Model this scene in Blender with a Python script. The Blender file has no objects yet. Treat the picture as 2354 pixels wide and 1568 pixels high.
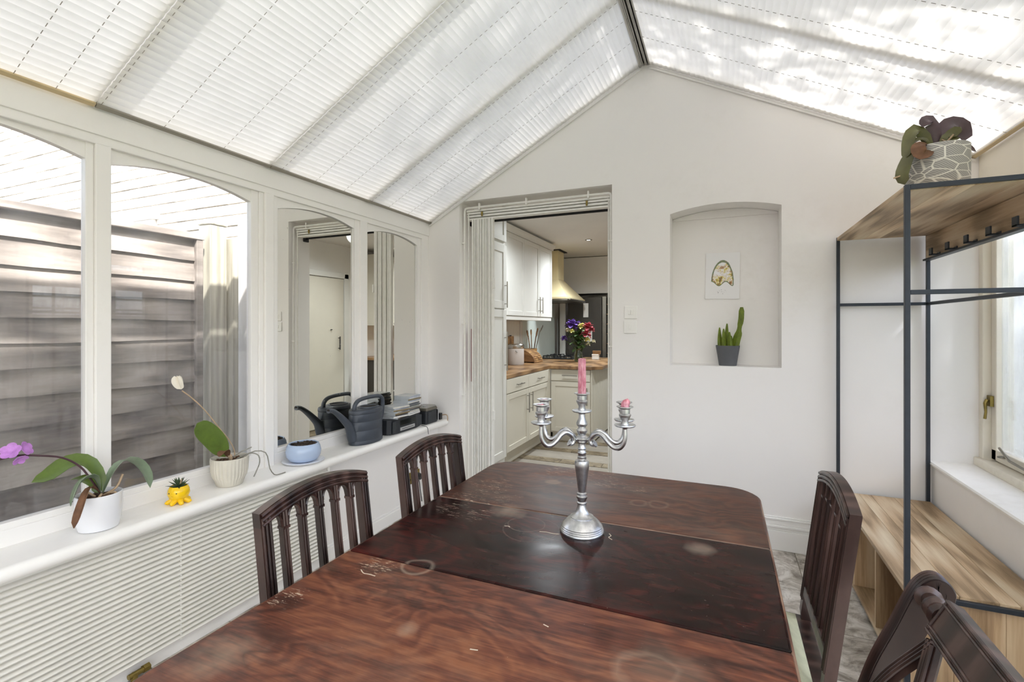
import bpy, bmesh, math, random
from mathutils import Vector, Matrix, noise as mnoise
rng = random.Random(7)
PI = math.pi
SC = bpy.context.scene
COL = SC.collection
R = math.radians

# ------------------------------------------------------------------ camera
cam_d = bpy.data.cameras.new('camera')
cam_d.sensor_width = 36.0
cam_d.lens = 1120.0 / 2354.0 * 36.0
cam_d.shift_y = -34.0 / 2354.0
cam_d.clip_start = 0.02
cam = bpy.data.objects.new('camera', cam_d)
COL.objects.link(cam)
cam.location = (0, 0, 1.34)
cam.rotation_euler = (R(90), 0, math.atan(483.0 / 1120.0))
SC.camera = cam

# ------------------------------------------------------------------ world, sun, exposure
SUN_D = Vector((-0.52, 0.36, -0.77)).normalized()      # direction the light travels
W = bpy.data.worlds.new('sky')
SC.world = W
W.use_nodes = True
wn = W.node_tree
wn.nodes.clear()
sky = wn.nodes.new('ShaderNodeTexSky')
sky.sky_type = 'NISHITA'
sky.sun_disc = False
sky.sun_elevation = math.asin(-SUN_D.z)
sky.sun_rotation = math.atan2(-SUN_D.x, -SUN_D.y)
sky.air_density = 1.0
sky.dust_density = 2.5
sky.ozone_density = 1.0
bg = wn.nodes.new('ShaderNodeBackground')
bg.inputs['Strength'].default_value = 1.55
wo = wn.nodes.new('ShaderNodeOutputWorld')
haze = wn.nodes.new('ShaderNodeHueSaturation')
haze.inputs['Saturation'].default_value = 0.55
wn.links.new(sky.outputs[0], haze.inputs['Color'])
wn.links.new(haze.outputs[0], bg.inputs[0])
wn.links.new(bg.outputs[0], wo.inputs[0])
sun_l = bpy.data.lights.new('sun', 'SUN')
sun_l.energy = 26.0
sun_l.angle = R(1.2)
sun_l.color = (1.0, 0.97, 0.94)
sun = bpy.data.objects.new('sun', sun_l)
COL.objects.link(sun)
sun.rotation_euler = SUN_D.to_track_quat('-Z', 'Y').to_euler()
sun.location = (4, -3, 8)
vs = SC.view_settings
vs.view_transform = 'Standard'
vs.look = 'None'
vs.gamma = 1.0
vs.use_curve_mapping = False
vs.exposure = -0.82
cy = SC.cycles
cy.max_bounces = 10
cy.diffuse_bounces = 6
cy.transparent_max_bounces = 24
cy.transmission_bounces = 8
cy.sample_clamp_indirect = 6.0
cy.caustics_reflective = False
cy.caustics_refractive = False
cy.use_denoising = True

# ------------------------------------------------------------------ helpers
def lin(h):
    if isinstance(h, str):
        h = tuple(int(h[i:i + 2], 16) / 255 for i in (0, 2, 4))
    return tuple(c / 12.92 if c <= 0.04045 else ((c + 0.055) / 1.055) ** 2.4 for c in h) + (1.0,)

def put(o, label=None, cat=None, group=None, kind=None):
    if label: o['label'] = label
    if cat: o['category'] = cat
    if group: o['group'] = group
    if kind: o['kind'] = kind
    return o

def thing(name, label, cat, loc=(0, 0, 0), rz=0.0, group=None, kind=None):
    o = bpy.data.objects.new(name, None)
    o.empty_display_size = 0.05
    COL.objects.link(o)
    o.location = loc
    o.rotation_euler = (0, 0, rz)
    return put(o, label, cat, group, kind)

def copy_tree(o, parent=None):
    c = o.copy()
    COL.objects.link(c)
    c.parent = parent
    for ch in list(o.children):
        copy_tree(ch, c)
    return c

class MB:
    def __init__(s):
        s.v = []; s.f = []
    def add(s, vs_, fs_):
        b = len(s.v)
        s.v += [tuple(p) for p in vs_]
        s.f += [tuple(i + b for i in f) for f in fs_]
        return s
    def box(s, x0, y0, z0, x1, y1, z1):
        if x0 > x1: x0, x1 = x1, x0
        if y0 > y1: y0, y1 = y1, y0
        if z0 > z1: z0, z1 = z1, z0
        return s.add([(x0, y0, z0), (x1, y0, z0), (x1, y1, z0), (x0, y1, z0), (x0, y0, z1), (x1, y0, z1), (x1, y1, z1), (x0, y1, z1)],
                     [(3, 2, 1, 0), (4, 5, 6, 7), (0, 1, 5, 4), (1, 2, 6, 5), (2, 3, 7, 6), (3, 0, 4, 7)])
    def obox(s, c, size, M):
        hx, hy, hz = (a / 2 for a in size)
        pts = [Vector(c) + M @ Vector((x, y, z)) for z in (-hz, hz) for (x, y) in ((-hx, -hy), (hx, -hy), (hx, hy), (-hx, hy))]
        return s.add(pts, [(3, 2, 1, 0), (4, 5, 6, 7), (0, 1, 5, 4), (1, 2, 6, 5), (2, 3, 7, 6), (3, 0, 4, 7)])
    def bar(s, a, b, w, h, up=(0, 0, 1)):
        a = Vector(a); b = Vector(b)
        d = (b - a); L = d.length; d.normalize()
        up = Vector(up)
        side = d.cross(up)
        if side.length < 1e-4: side = d.cross(Vector((1, 0, 0)))
        side.normalize(); u2 = side.cross(d)
        M = Matrix((d, side, u2)).transposed()
        return s.obox((a + b) / 2, (L, w, h), M)
    def tube(s, pts, rad, n=8, caps=True, flat=1.0, up=(0, 0, 1)):
        pts = [Vector(p) for p in pts]
        m = len(pts)
        if not hasattr(rad, '__len__'): rad = [rad] * m
        b = len(s.v)
        prev = None
        for i, p in enumerate(pts):
            d = (pts[min(i + 1, m - 1)] - pts[max(i - 1, 0)])
            if d.length < 1e-9: d = Vector((0, 0, 1))
            d.normalize()
            if prev is None:
                a = Vector(up) - d * d.dot(Vector(up))
                if a.length < 0.05: a = Vector((1, 0, 0)) - d * d.x
            else:
                a = prev - d * d.dot(prev)
            a.normalize(); prev = a
            c = d.cross(a)
            for k in range(n):
                t = 2 * PI * k / n
                s.v.append(tuple(p + (a * math.cos(t) * flat + c * math.sin(t)) * rad[i]))
        for i in range(m - 1):
            for k in range(n):
                k2 = (k + 1) % n
                s.f.append((b + i * n + k, b + i * n + k2, b + (i + 1) * n + k2, b + (i + 1) * n + k))
        if caps:
            s.f.append(tuple(b + k for k in reversed(range(n))))
            s.f.append(tuple(b + (m - 1) * n + k for k in range(n)))
        return s
    def lathe(s, prof, c=(0, 0, 0), n=24, sx=1.0, sy=1.0):
        b = len(s.v)
        m = len(prof)
        for (r, z) in prof:
            for k in range(n):
                t = 2 * PI * k / n
                s.v.append((c[0] + r * sx * math.cos(t), c[1] + r * sy * math.sin(t), c[2] + z))
        for i in range(m - 1):
            for k in range(n):
                k2 = (k + 1) % n
                s.f.append((b + i * n + k, b + i * n + k2, b + (i + 1) * n + k2, b + (i + 1) * n + k))
        if prof[0][0] > 1e-6: s.f.append(tuple(b + k for k in reversed(range(n))))
        if prof[-1][0] > 1e-6: s.f.append(tuple(b + (m - 1) * n + k for k in range(n)))
        return s
    def prism(s, poly, fn0, fn1):
        """poly: 2d points; fn0/fn1 map (a,b) to the two end faces"""
        n = len(poly); b = len(s.v)
        s.v += [tuple(fn0(*p)) for p in poly] + [tuple(fn1(*p)) for p in poly]
        s.f.append(tuple(b + i for i in reversed(range(n))))
        s.f.append(tuple(b + n + i for i in range(n)))
        for i in range(n):
            j = (i + 1) % n
            s.f.append((b + i, b + j, b + n + j, b + n + i))
        return s
    def sheet(s, grid, thick=0.0, nrm=None):
        """grid[i][j] of points; a closed thin body when thick is set"""
        m = len(grid); n = len(grid[0]); b = len(s.v)
        top = [Vector(p) for row in grid for p in row]
        if not thick:
            s.v += [tuple(p) for p in top]
            for i in range(m - 1):
                for j in range(n - 1):
                    s.f.append((b + i * n + j, b + i * n + j + 1, b + (i + 1) * n + j + 1, b + (i + 1) * n + j))
            return s
        nr = []
        for i in range(m):
            for j in range(n):
                a = top[min(i + 1, m - 1) * n + j] - top[max(i - 1, 0) * n + j]
                c = top[i * n + min(j + 1, n - 1)] - top[i * n + max(j - 1, 0)]
                q = a.cross(c)
                q = q.normalized() if q.length > 1e-9 else Vector((0, 0, 1))
                nr.append(q)
        k = m * n
        s.v += [tuple(p) for p in top] + [tuple(p - q * thick) for p, q in zip(top, nr)]
        for i in range(m - 1):
            for j in range(n - 1):
                q = (b + i * n + j, b + i * n + j + 1, b + (i + 1) * n + j + 1, b + (i + 1) * n + j)
                s.f.append(tuple(reversed(q)))
                s.f.append(tuple(x + k for x in q))
        rim = [i for i in range(n)] + [i * n + n - 1 for i in range(1, m)] + [(m - 1) * n + j for j in range(n - 2, -1, -1)] + [i * n for i in range(m - 2, 0, -1)]
        for a in range(len(rim)):
            c = (a + 1) % len(rim)
            s.f.append((b + rim[a], b + rim[c], b + rim[c] + k, b + rim[a] + k))
        return s
    def mesh(s, name, mat, smooth=None):
        me = bpy.data.meshes.new(name)
        me.from_pydata(s.v, [], s.f)
        me.validate(verbose=False)
        bm = bmesh.new(); bm.from_mesh(me)
        bmesh.ops.recalc_face_normals(bm, faces=bm.faces)
        bm.to_mesh(me); bm.free()
        if mat is not None: me.materials.append(M[mat] if isinstance(mat, str) else mat)
        if smooth is not None:
            me.shade_smooth()
            me.set_sharp_from_angle(angle=R(smooth))
        me.update()
        return me
    def build(s, name, mat, parent=None, smooth=None, bevel=0.0, seg=2, loc=None):
        o = bpy.data.objects.new(name, s.mesh(name, mat, smooth))
        COL.objects.link(o)
        if parent is not None: o.parent = parent
        if loc is not None: o.location = loc
        if bevel:
            b = o.modifiers.new('bevel', 'BEVEL')
            b.width = bevel; b.segments = seg; b.limit_method = 'ANGLE'; b.angle_limit = R(35)
        return o

def inst(me_or_obj, name, parent=None, loc=None, rot=None, scale=None):
    """another object on the same mesh data"""
    me = me_or_obj.data if hasattr(me_or_obj, 'data') else me_or_obj
    o = bpy.data.objects.new(name, me)
    COL.objects.link(o)
    if parent is not None: o.parent = parent
    if loc is not None: o.location = loc
    if rot is not None: o.rotation_euler = rot
    if scale is not None: o.scale = scale
    return o

def bez(p, n=12):
    """Catmull-Rom through the points p"""
    p = [Vector(q) for q in p]
    P_ = [p[0] * 2 - p[1]] + p + [p[-1] * 2 - p[-2]]
    out = []
    seg = len(p) - 1
    for i in range(seg):
        a, b, c, d = P_[i:i + 4]
        k = max(2, n // seg)
        for j in range(k):
            t = j / k
            out.append(0.5 * ((2 * b) + (c - a) * t + (2 * a - 5 * b + 4 * c - d) * t * t + (3 * b - a - 3 * c + d) * t ** 3))
    out.append(p[-1])
    return out

def leaf(mb, spine, width, side, cup=0.25, thick=0.0016, n=14, tip=0.02, peak=0.45, face=None):
    """a strap leaf: spine points, half width, side vector, channelled along the midrib"""
    sp = bez(spine, n)
    m = len(sp)
    grid = []
    for i, p in enumerate(sp):
        t = i / (m - 1)
        tt = t ** (math.log(0.5) / math.log(peak))
        w = width * max(tip, (1 - abs(2 * tt - 1) ** 2.3) ** 0.55)
        d = (sp[min(i + 1, m - 1)] - sp[max(i - 1, 0)]).normalized()
        if face is not None:
            s_ = d.cross(Vector(face)).normalized()
        else:
            s_ = Vector(side); s_ = (s_ - d * d.dot(s_)).normalized()
        nn = d.cross(s_)
        if nn.z < 0: nn = -nn
        grid.append([p + s_ * w * a + nn * w * cup * abs(a) ** 1.5 for a in (-1, -0.5, 0, 0.5, 1)])
    mb.sheet(grid, thick)
    return mb

# ------------------------------------------------------------------ materials
M = {}
class G:
    def __init__(s, name):
        s.m = bpy.data.materials.new(name)
        s.m.use_nodes = True
        s.t = s.m.node_tree
        s.t.nodes.clear()
        s.out = s.n('ShaderNodeOutputMaterial')
        M[name] = s.m
    def n(s, typ, **kw):
        nd = s.t.nodes.new(typ)
        for k, v in kw.items():
            if k.startswith('i_'):
                key = k[2:]
                key = int(key) if key.isdigit() else key.replace('_', ' ')
                sock = nd.inputs[key]
                if hasattr(v, 'is_output') or isinstance(v, bpy.types.NodeSocket):
                    s.t.links.new(v, sock)
                else:
                    sock.default_value = v
            else:
                setattr(nd, k, v)
        return nd
    def math(s, op, a, b=0.0, c=0.0, clamp=False):
        nd = s.n('ShaderNodeMath', operation=op, use_clamp=clamp)
        for i, x in enumerate((a, b, c)):
            if isinstance(x, bpy.types.NodeSocket): s.t.links.new(x, nd.inputs[i])
            else: nd.inputs[i].default_value = x
        return nd.outputs[0]
    def mix(s, fac, a, b, mode='MIX'):
        nd = s.n('ShaderNodeMix', data_type='RGBA', blend_type=mode)
        for key, x in ((0, fac), (6, a), (7, b)):
            if isinstance(x, bpy.types.NodeSocket): s.t.links.new(x, nd.inputs[key])
            else: nd.inputs[key].default_value = x
        return nd.outputs[2]
    def ramp(s, fac, stops, interp='LINEAR'):
        nd = s.n('ShaderNodeValToRGB')
        nd.color_ramp.interpolation = interp
        el = nd.color_ramp.elements
        while len(el) < len(stops): el.new(0.5)
        for e, (p, c) in zip(el, stops):
            e.position = p
            e.color = c if hasattr(c, '__len__') else (c, c, c, 1)
        s.t.links.new(fac, nd.inputs[0])
        return nd.outputs[0]
    def coords(s, scale=(1, 1, 1), rand=0.0, kind='Object', rot=(0, 0, 0)):
        tc = s.n('ShaderNodeTexCoord')
        v = tc.outputs[kind]
        if rand:
            oi = s.n('ShaderNodeObjectInfo')
            c = s.n('ShaderNodeCombineXYZ')
            k = s.math('MULTIPLY', oi.outputs['Random'], rand)
            for i in range(3): s.t.links.new(k, c.inputs[i])
            a = s.n('ShaderNodeVectorMath', operation='ADD')
            s.t.links.new(v, a.inputs[0]); s.t.links.new(c.outputs[0], a.inputs[1])
            v = a.outputs[0]
        mp = s.n('ShaderNodeMapping')
        mp.inputs['Scale'].default_value = scale
        mp.inputs['Rotation'].default_value = rot
        s.t.links.new(v, mp.inputs['Vector'])
        return mp.outputs[0]
    def noise(s, vec, scale, detail=4, rough=0.55, dist=0.0):
        return s.n('ShaderNodeTexNoise', i_Vector=vec, i_Scale=scale, i_Detail=detail, i_Roughness=rough, i_Distortion=dist).outputs[0]
    def bump(s, h, strength=0.2, dist=0.01):
        return s.n('ShaderNodeBump', i_Height=h, i_Strength=strength, i_Distance=dist).outputs[0]
    def bsdf(s, col, rough=0.5, metal=0.0, normal=None, **kw):
        b = s.n('ShaderNodeBsdfPrincipled')
        def setv(key, x):
            if isinstance(x, bpy.types.NodeSocket): s.t.links.new(x, b.inputs[key])
            else: b.inputs[key].default_value = x
        setv('Base Color', col); setv('Roughness', rough); setv('Metallic', metal)
        if normal is not None: setv('Normal', normal)
        for k, v in kw.items(): setv(k.replace('_', ' '), v)
        return b
    def done(s, sh):
        s.t.links.new(sh.outputs[0] if hasattr(sh, 'outputs') else sh, s.out.inputs[0])
        return s.m

def plain(name, h, rough=0.5, metal=0.0, var=0.0, vscale=8, bump=0.0, bscale=60, randc=0.0, **kw):
    g = G(name)
    c = lin(h)
    v = g.coords(rand=5.0 if randc else 0.0)
    col = c
    if var or randc:
        f = g.noise(v, vscale, 5, 0.6)
        d = tuple(x * (1 - var) for x in c[:3]) + (1,)
        l = tuple(min(1, x * (1 + var)) for x in c[:3]) + (1,)
        col = g.ramp(f, [(0.3, d), (0.7, l)])
        if randc:
            oi = g.n('ShaderNodeObjectInfo')
            k = g.math('MULTIPLY_ADD', oi.outputs['Random'], randc, 1 - randc / 2)
            hs = g.n('ShaderNodeHueSaturation', i_Color=col, i_Value=k)
            col = hs.outputs[0]
    nrm = None
    if bump:
        nrm = g.bump(g.noise(v, bscale, 3), bump, 0.004)
    return g.done(g.bsdf(col, rough, metal, nrm, **kw))

def wood(name, dark, mid, light, scale=(1.2, 14, 14), rough=0.45, rand=9.0, swirl=1.2, bump=0.05, vary=0.25, coat=0.0, rot=(0, 0, 0)):
    g = G(name)
    v = g.coords(scale, rand, rot=rot)
    big = g.noise(v, 0.9, 4, 0.55, swirl)
    w = g.n('ShaderNodeTexWave', wave_type='BANDS', bands_direction='Y', i_Vector=v, i_Scale=0.55, i_Distortion=7.0, i_Detail=3.0, i_Detail_Scale=1.2)
    fine = g.noise(g.coords(tuple(k * 9 for k in scale), rand, rot=rot), 1.0, 3, 0.6)
    f = g.math('ADD', g.math('MULTIPLY', big, 0.55), g.math('MULTIPLY', w.outputs[1], 0.28))
    f = g.math('ADD', f, g.math('MULTIPLY', fine, 0.22))
    col = g.ramp(f, [(0.3, lin(dark)), (0.52, lin(mid)), (0.78, lin(light))])
    oi = g.n('ShaderNodeObjectInfo')
    k = g.math('MULTIPLY_ADD', oi.outputs['Random'], vary, 1 - vary / 2)
    col = g.n('ShaderNodeHueSaturation', i_Color=col, i_Value=k).outputs[0]
    nrm = g.bump(fine, bump, 0.003)
    kw = {'Coat_Weight': coat, 'Coat_Roughness': 0.15} if coat else {}
    return g.done(g.bsdf(col, rough, 0, nrm, **kw))

# paint and plaster
def paint(name, h, stain='B9AF9B', amount=0.25, rough=0.6, bump=0.05):
    g = G(name)
    v = g.coords()
    a = g.noise(v, 1.3, 5, 0.6)
    b = g.noise(v, 14, 4, 0.7)
    f = g.math('MULTIPLY', g.ramp(a, [(0.52, 0.0), (0.78, 1.0)]), g.ramp(b, [(0.45, 0.0), (0.75, 1.0)]))
    f = g.math('MULTIPLY', f, amount)
    col = g.mix(f, lin(h), lin(stain))
    return g.done(g.bsdf(col, rough, 0, g.bump(g.noise(v, 90, 3), bump, 0.003)))
paint('wall_paint', 'EFECE9', amount=0.15, rough=0.75)
paint('frame_paint', 'EFEDEA', 'B0A594', 0.2, 0.45, 0.08)
paint('sill_paint', 'F4F2EE', 'B5AB98', 0.35, 0.4, 0.05)
paint('old_paint', 'E6DFD0', '8E7C58', 0.8, 0.55, 0.15)
plain('kitchen_wall', 'E2DFDA', 0.8, var=0.03, vscale=3)
plain('kitchen_ceiling', 'DAD7D2', 0.85, var=0.03, vscale=2)
plain('cabinet_paint', 'D9D7D1', 0.42, var=0.02, vscale=5)
plain('cabinet_base_paint', 'CFC9BB', 0.42, var=0.02, vscale=5)
plain('groove', '3A3833', 0.8)
plain('gate_white', 'ECEAE4', 0.4, var=0.04, vscale=30)
plain('white_plastic', 'EDEBE6', 0.35)
plain('black_plastic', '15171A', 0.35, var=0.15, vscale=20)
plain('black_metal', '2E343C', 0.42, 0.35, var=0.12, vscale=25)
plain('black_iron', '17181A', 0.5, 0.3)
plain('dark_gap', '26221E', 0.9)
plain('chrome', 'C8C8C6', 0.22, 1.0, var=0.06, vscale=20)
plain('steel', '9A968E', 0.35, 1.0, var=0.08, vscale=14)
plain('brass', '8D7B45', 0.4, 0.9, var=0.25, vscale=30)
plain('aluminium', 'B9B7B2', 0.38, 0.7, var=0.08, vscale=10)
plain('tan_rail', 'C8B48E', 0.5, 0.1, var=0.08, vscale=12)  # on the left blinds this tan paints the sunlight on the rail
plain('grey_rail', '9B958A', 0.5, 0.2, var=0.08, vscale=12)  # cords; on left rails the tone out of the sun is painted in
plain('radiator_white', 'E9E7E0', 0.38, var=0.03, vscale=6)
plain('red_strip', '7A2A2E', 0.6)
def metal_silver():
    g = G('pewter')
    v = g.coords()
    f = g.noise(v, 40, 5, 0.65)
    col = g.ramp(f, [(0.3, lin('A9AAAD')), (0.7, lin('DCDDDF'))])
    r = g.ramp(f, [(0.2, 0.36), (0.8, 0.26)])
    return g.done(g.bsdf(col, r, 1.0, g.bump(g.noise(v, 120, 3), 0.05, 0.0015)))
metal_silver()

# translucent pleated fabric
def fabric():
    g = G('blind_fabric')
    v = g.coords()
    f = g.noise(v, 6, 4, 0.6)
    col = g.ramp(f, [(0.3, lin('EDEBE7')), (0.7, lin('F4F2EF'))])
    d = g.n('ShaderNodeBsdfDiffuse', i_Color=col)
    t = g.n('ShaderNodeBsdfTranslucent', i_Color=col)
    mx = g.n('ShaderNodeMixShader', i_0=0.20)
    g.t.links.new(d.outputs[0], mx.inputs[1]); g.t.links.new(t.outputs[0], mx.inputs[2])
    return g.done(mx)
fabric()

def glass(name, tint='FFFFFF', refl=0.10, dirt=0.06, dscale=3.0, seed=0.0):
    """thin pane: see-through with a mirror share and a film of dust and scratches"""
    g = G(name)
    tr = g.n('ShaderNodeBsdfTransparent', i_Color=lin(tint))
    gl = g.n('ShaderNodeBsdfGlossy', i_Roughness=0.02)
    fr = g.n('ShaderNodeLayerWeight', i_Blend=0.25)
    k = g.math('MULTIPLY_ADD', fr.outputs[0], 0.5, refl)
    m1 = g.n('ShaderNodeMixShader', i_0=k)
    g.t.links.new(tr.outputs[0], m1.inputs[1]); g.t.links.new(gl.outputs[0], m1.inputs[2])
    v = g.coords((1, 1, 0.35))
    f = g.noise(v, dscale, 6, 0.7)
    f2 = g.noise(g.coords((30, 30, 3)), 2.0, 3, 0.6)
    f = g.math('MULTIPLY', g.ramp(f, [(0.42, 0.1), (0.75, 1.0)]), g.ramp(f2, [(0.3, 0.35), (0.75, 1.0)]))
    f = g.math('MULTIPLY', f, dirt)
    df = g.n('ShaderNodeBsdfDiffuse', i_Color=lin('E8E8EC'))
    tl = g.n('ShaderNodeBsdfTranslucent', i_Color=lin('E8E8EC'))
    dm = g.n('ShaderNodeMixShader', i_0=0.5)
    g.t.links.new(df.outputs[0], dm.inputs[1]); g.t.links.new(tl.outputs[0], dm.inputs[2])
    m2 = g.n('ShaderNodeMixShader', i_0=f)
    g.t.links.new(m1.outputs[0], m2.inputs[1]); g.t.links.new(dm.outputs[0], m2.inputs[2])
    return g.done(m2)
glass('pane_glass', refl=0.03, dirt=0.20)
glass('roof_glass', refl=0.02, dirt=0.0)
glass('dusty_glass', 'F4F8FF', refl=0.05, dirt=0.45, dscale=5)
glass('vase_glass', 'DCE8DC', refl=0.08, dirt=0.0)

def mirror():
    g = G('mirror')
    v = g.coords()
    f = g.ramp(g.noise(v, 45, 2, 0.5), [(0.76, 0.0), (0.80, 0.5)])
    gl = g.n('ShaderNodeBsdfGlossy', i_Color=lin('F3F2EC'), i_Roughness=0.0)
    df = g.n('ShaderNodeBsdfDiffuse', i_Color=lin('C9C7BF'))
    mx = g.n('ShaderNodeMixShader', i_0=f)
    g.t.links.new(gl.outputs[0], mx.inputs[1]); g.t.links.new(df.outputs[0], mx.inputs[2])
    return g.done(mx)
mirror()
# ------------------------------------------------------------------ more materials
def table_wood(name, dark, mid, light, worn):
    g = G(name)
    v = g.coords((1.5, 9, 9))
    warp = g.noise(g.coords((2.2, 3.2, 3)), 1.3, 3, 0.5, 1.0)
    vv = g.n('ShaderNodeVectorMath', operation='ADD')
    sc = g.n('ShaderNodeVectorMath', operation='SCALE')
    cmb = g.n('ShaderNodeCombineXYZ', i_Y=warp)
    g.t.links.new(cmb.outputs[0], sc.inputs[0]); sc.inputs['Scale'].default_value = 4.5
    g.t.links.new(v, vv.inputs[0]); g.t.links.new(sc.outputs[0], vv.inputs[1])
    w = g.n('ShaderNodeTexWave', wave_type='BANDS', bands_direction='Y', i_Vector=vv.outputs[0], i_Scale=0.55, i_Distortion=3.0, i_Detail=3.0, i_Detail_Scale=1.5)
    fine = g.noise(g.coords((9, 150, 60)), 1.0, 4, 0.65)
    blot = g.noise(g.coords((1.6, 3.4, 3)), 1.8, 4, 0.6, 0.6)
    f = g.math('ADD', g.math('MULTIPLY', w.outputs[1], 0.10), g.math('MULTIPLY', fine, 0.42))
    f = g.math('ADD', f, g.math('MULTIPLY', blot, 0.55))
    col = g.ramp(f, [(0.40, lin(dark)), (0.54, lin(mid)), (0.70, lin(light))])
    # cathedral figure: thin dark contour lines of a slow noise, in patches
    cn = g.noise(g.coords((1.5, 3.4, 3)), 1.25, 2, 0.45, 0.5)
    fr = g.math('ABSOLUTE', g.math('SUBTRACT', g.math('FRACT', g.math('MULTIPLY', cn, 17.0)), 0.5))
    ln = g.ramp(fr, [(0.0, 1.0), (0.09, 0.55), (0.30, 0.0)])
    patch = g.ramp(g.noise(g.coords((1.3, 2.0, 2)), 1.7, 3, 0.5), [(0.47, 0.0), (0.60, worn.get('figure', 0.6))])
    col = g.mix(g.math('MULTIPLY', ln, patch), col, lin(dark))
    tc = g.n('ShaderNodeTexCoord')
    sep = g.n('ShaderNodeSeparateXYZ', i_0=tc.outputs['Object'])
    jit = g.noise(tc.outputs['Object'], 9, 3)
    def ring(x, y, r, wd, solid=False):
        dx = g.math('SUBTRACT', sep.outputs[0], x); dy = g.math('SUBTRACT', sep.outputs[1], y)
        d = g.math('SQRT', g.math('ADD', g.math('MULTIPLY', dx, dx), g.math('MULTIPLY', dy, dy)))
        d = g.math('ADD', d, g.math('MULTIPLY_ADD', jit, wd * 3.0 + 0.012, -wd * 1.5 - 0.006))
        e = g.math('SUBTRACT', d, r)
        if not solid: e = g.math('ABSOLUTE', e)
        k = g.n('ShaderNodeMapRange', i_0=e, i_1=0.0, i_2=wd, i_3=1.0, i_4=0.0, clamp=True)
        return k.outputs[0]
    marks = None
    TX, TY = -0.395, 1.21
    for (x, y, r, wd, amt, sol) in worn['rings']:
        k = g.math('MULTIPLY', ring(x - TX, y - TY, r, wd, sol), amt)
        marks = k if marks is None else g.math('MAXIMUM', marks, k)
    spots = g.noise(g.coords((60, 95, 60)), 1.4, 3, 0.6)
    sp = g.ramp(spots, [(0.735, 0.0), (0.76, 1.0)])
    marks = g.math('MAXIMUM', marks, g.math('MULTIPLY', sp, worn['specks']))
    flk = g.noise(g.coords((38, 190, 60)), 1.0, 5, 0.75, 0.4)
    fl = g.ramp(flk, [(0.57, 0.0), (0.61, 1.0)])
    for yj in worn.get('edges', ()):
        e = g.math('ABSOLUTE', g.math('SUBTRACT', sep.outputs[1], yj - TY))
        k = g.n('ShaderNodeMapRange', i_0=e, i_1=0.0006, i_2=0.0035, i_3=0.75, i_4=0.0, clamp=True).outputs[0]
        k = g.math('MULTIPLY', k, g.ramp(jit, [(0.35, 0.45), (0.6, 1.0)]))
        marks = g.math('MAXIMUM', marks, k)
    zone = None
    for (x, y, r) in worn['flakes']:
        k = ring(x - TX, y - TY, 0.0, r, True)
        zone = k if zone is None else g.math('MAXIMUM', zone, k)
    if zone is not None:
        zone = g.math('MULTIPLY', fl, g.ramp(zone, [(0.1, 0.0), (0.5, 0.85)]))
        marks = g.math('MAXIMUM', marks, zone)
    haze = g.ramp(g.noise(g.coords((3, 5, 3)), 1.6, 5, 0.7), [(0.50, 0.0), (0.8, worn['haze'])])
    marks = g.math('MAXIMUM', marks, haze)
    col = g.mix(marks, col, lin(worn['tint']))
    ro = g.math('ADD', g.ramp(blot, [(0.3, worn['rough'] - 0.07), (0.7, worn['rough'] + 0.1)]), g.math('MULTIPLY', marks, 0.3))
    return g.done(g.bsdf(col, ro, 0, g.bump(fine, 0.03, 0.002), Specular_IOR_Level=worn.get('spec', 0.4)))
RINGS = [(-0.699, 1.024, 0.034, 0.008, 0.32, False), (-0.545, 1.373, 0.055, 0.0035, 0.22, False), (-0.52, 1.345, 0.085, 0.003, 0.13, False),
         (-0.645, 1.452, 0.012, 0.045, 0.5, True), (-0.597, 1.787, 0.024, 0.012, 0.28, True), (-0.129, 0.871, 0.05, 0.02, 0.22, False),
         (-0.129, 0.871, 0.03, 0.09, 0.14, True), (-0.048, 1.408, 0.004, 0.035, 0.35, True), (-0.825, 0.585, 0.02, 0.05, 0.3, True),
         (-0.2, 1.70, 0.03, 0.010, 0.16, False), (-0.26, 1.69, 0.03, 0.010, 0.16, False), (-0.57, 0.80, 0.006, 0.025, 0.3, True)]
FLK = [(-0.80, 1.503, 0.11), (-0.71, 1.515, 0.09), (-0.40, 1.88, 0.10), (-0.52, 1.89, 0.08), (-0.80, 1.64, 0.10), (-0.62, 1.93, 0.08), (-0.30, 1.84, 0.08)]
table_wood('leaf_far_wood', '2A130C', '4C2A1D', '6B412D', dict(rings=RINGS, flakes=FLK, specks=0.35, haze=0.16, tint='B8A390', rough=0.38, edges=(1.481,), figure=0.35, spec=0.3))
table_wood('leaf_middle_wood', '0D0404', '240A08', '4A1A14', dict(rings=RINGS, flakes=[(-0.79, 1.405, 0.08), (-0.72, 1.39, 0.06)], specks=0.4, haze=0.05, tint='A89888', spec=0.16, rough=0.26, edges=(1.479,), figure=0.5))
table_wood('leaf_near_wood', '371A12', '623525', '855338', dict(rings=RINGS, flakes=[(-0.80, 1.0, 0.06), (-0.88, 0.80, 0.05)], specks=0.3, haze=0.12, tint='C2AC95', rough=0.4, edges=(1.027,), figure=0.85, spec=0.3))
wood('chair_wood', '1B100E', '33201B', '56403A', (3, 10, 2.0), 0.33, 7, 0.6, 0.03, 0.12, rot=(0, 0, 0))
wood('mango_wood', '7C6548', 'C2A684', 'E3D2B5', (15, 0.9, 15), 0.5, 11, 1.0, 0.05, 0.36)
wood('mango_wood_upright', '85694B', 'C0A27E', 'DCC6A4', (16, 16, 1.0), 0.5, 11, 0.8, 0.05, 0.3, rot=(0, 0, 0))
wood('worktop_wood', '5A4029', '8C6A48', 'AE8A62', (10, 1.2, 8), 0.35, 5, 0.8, 0.03, 0.1)
wood('board_wood', '6A4C31', '967049', 'B8925F', (3, 3, 14), 0.5, 8, 0.8, 0.03, 0.3)
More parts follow.
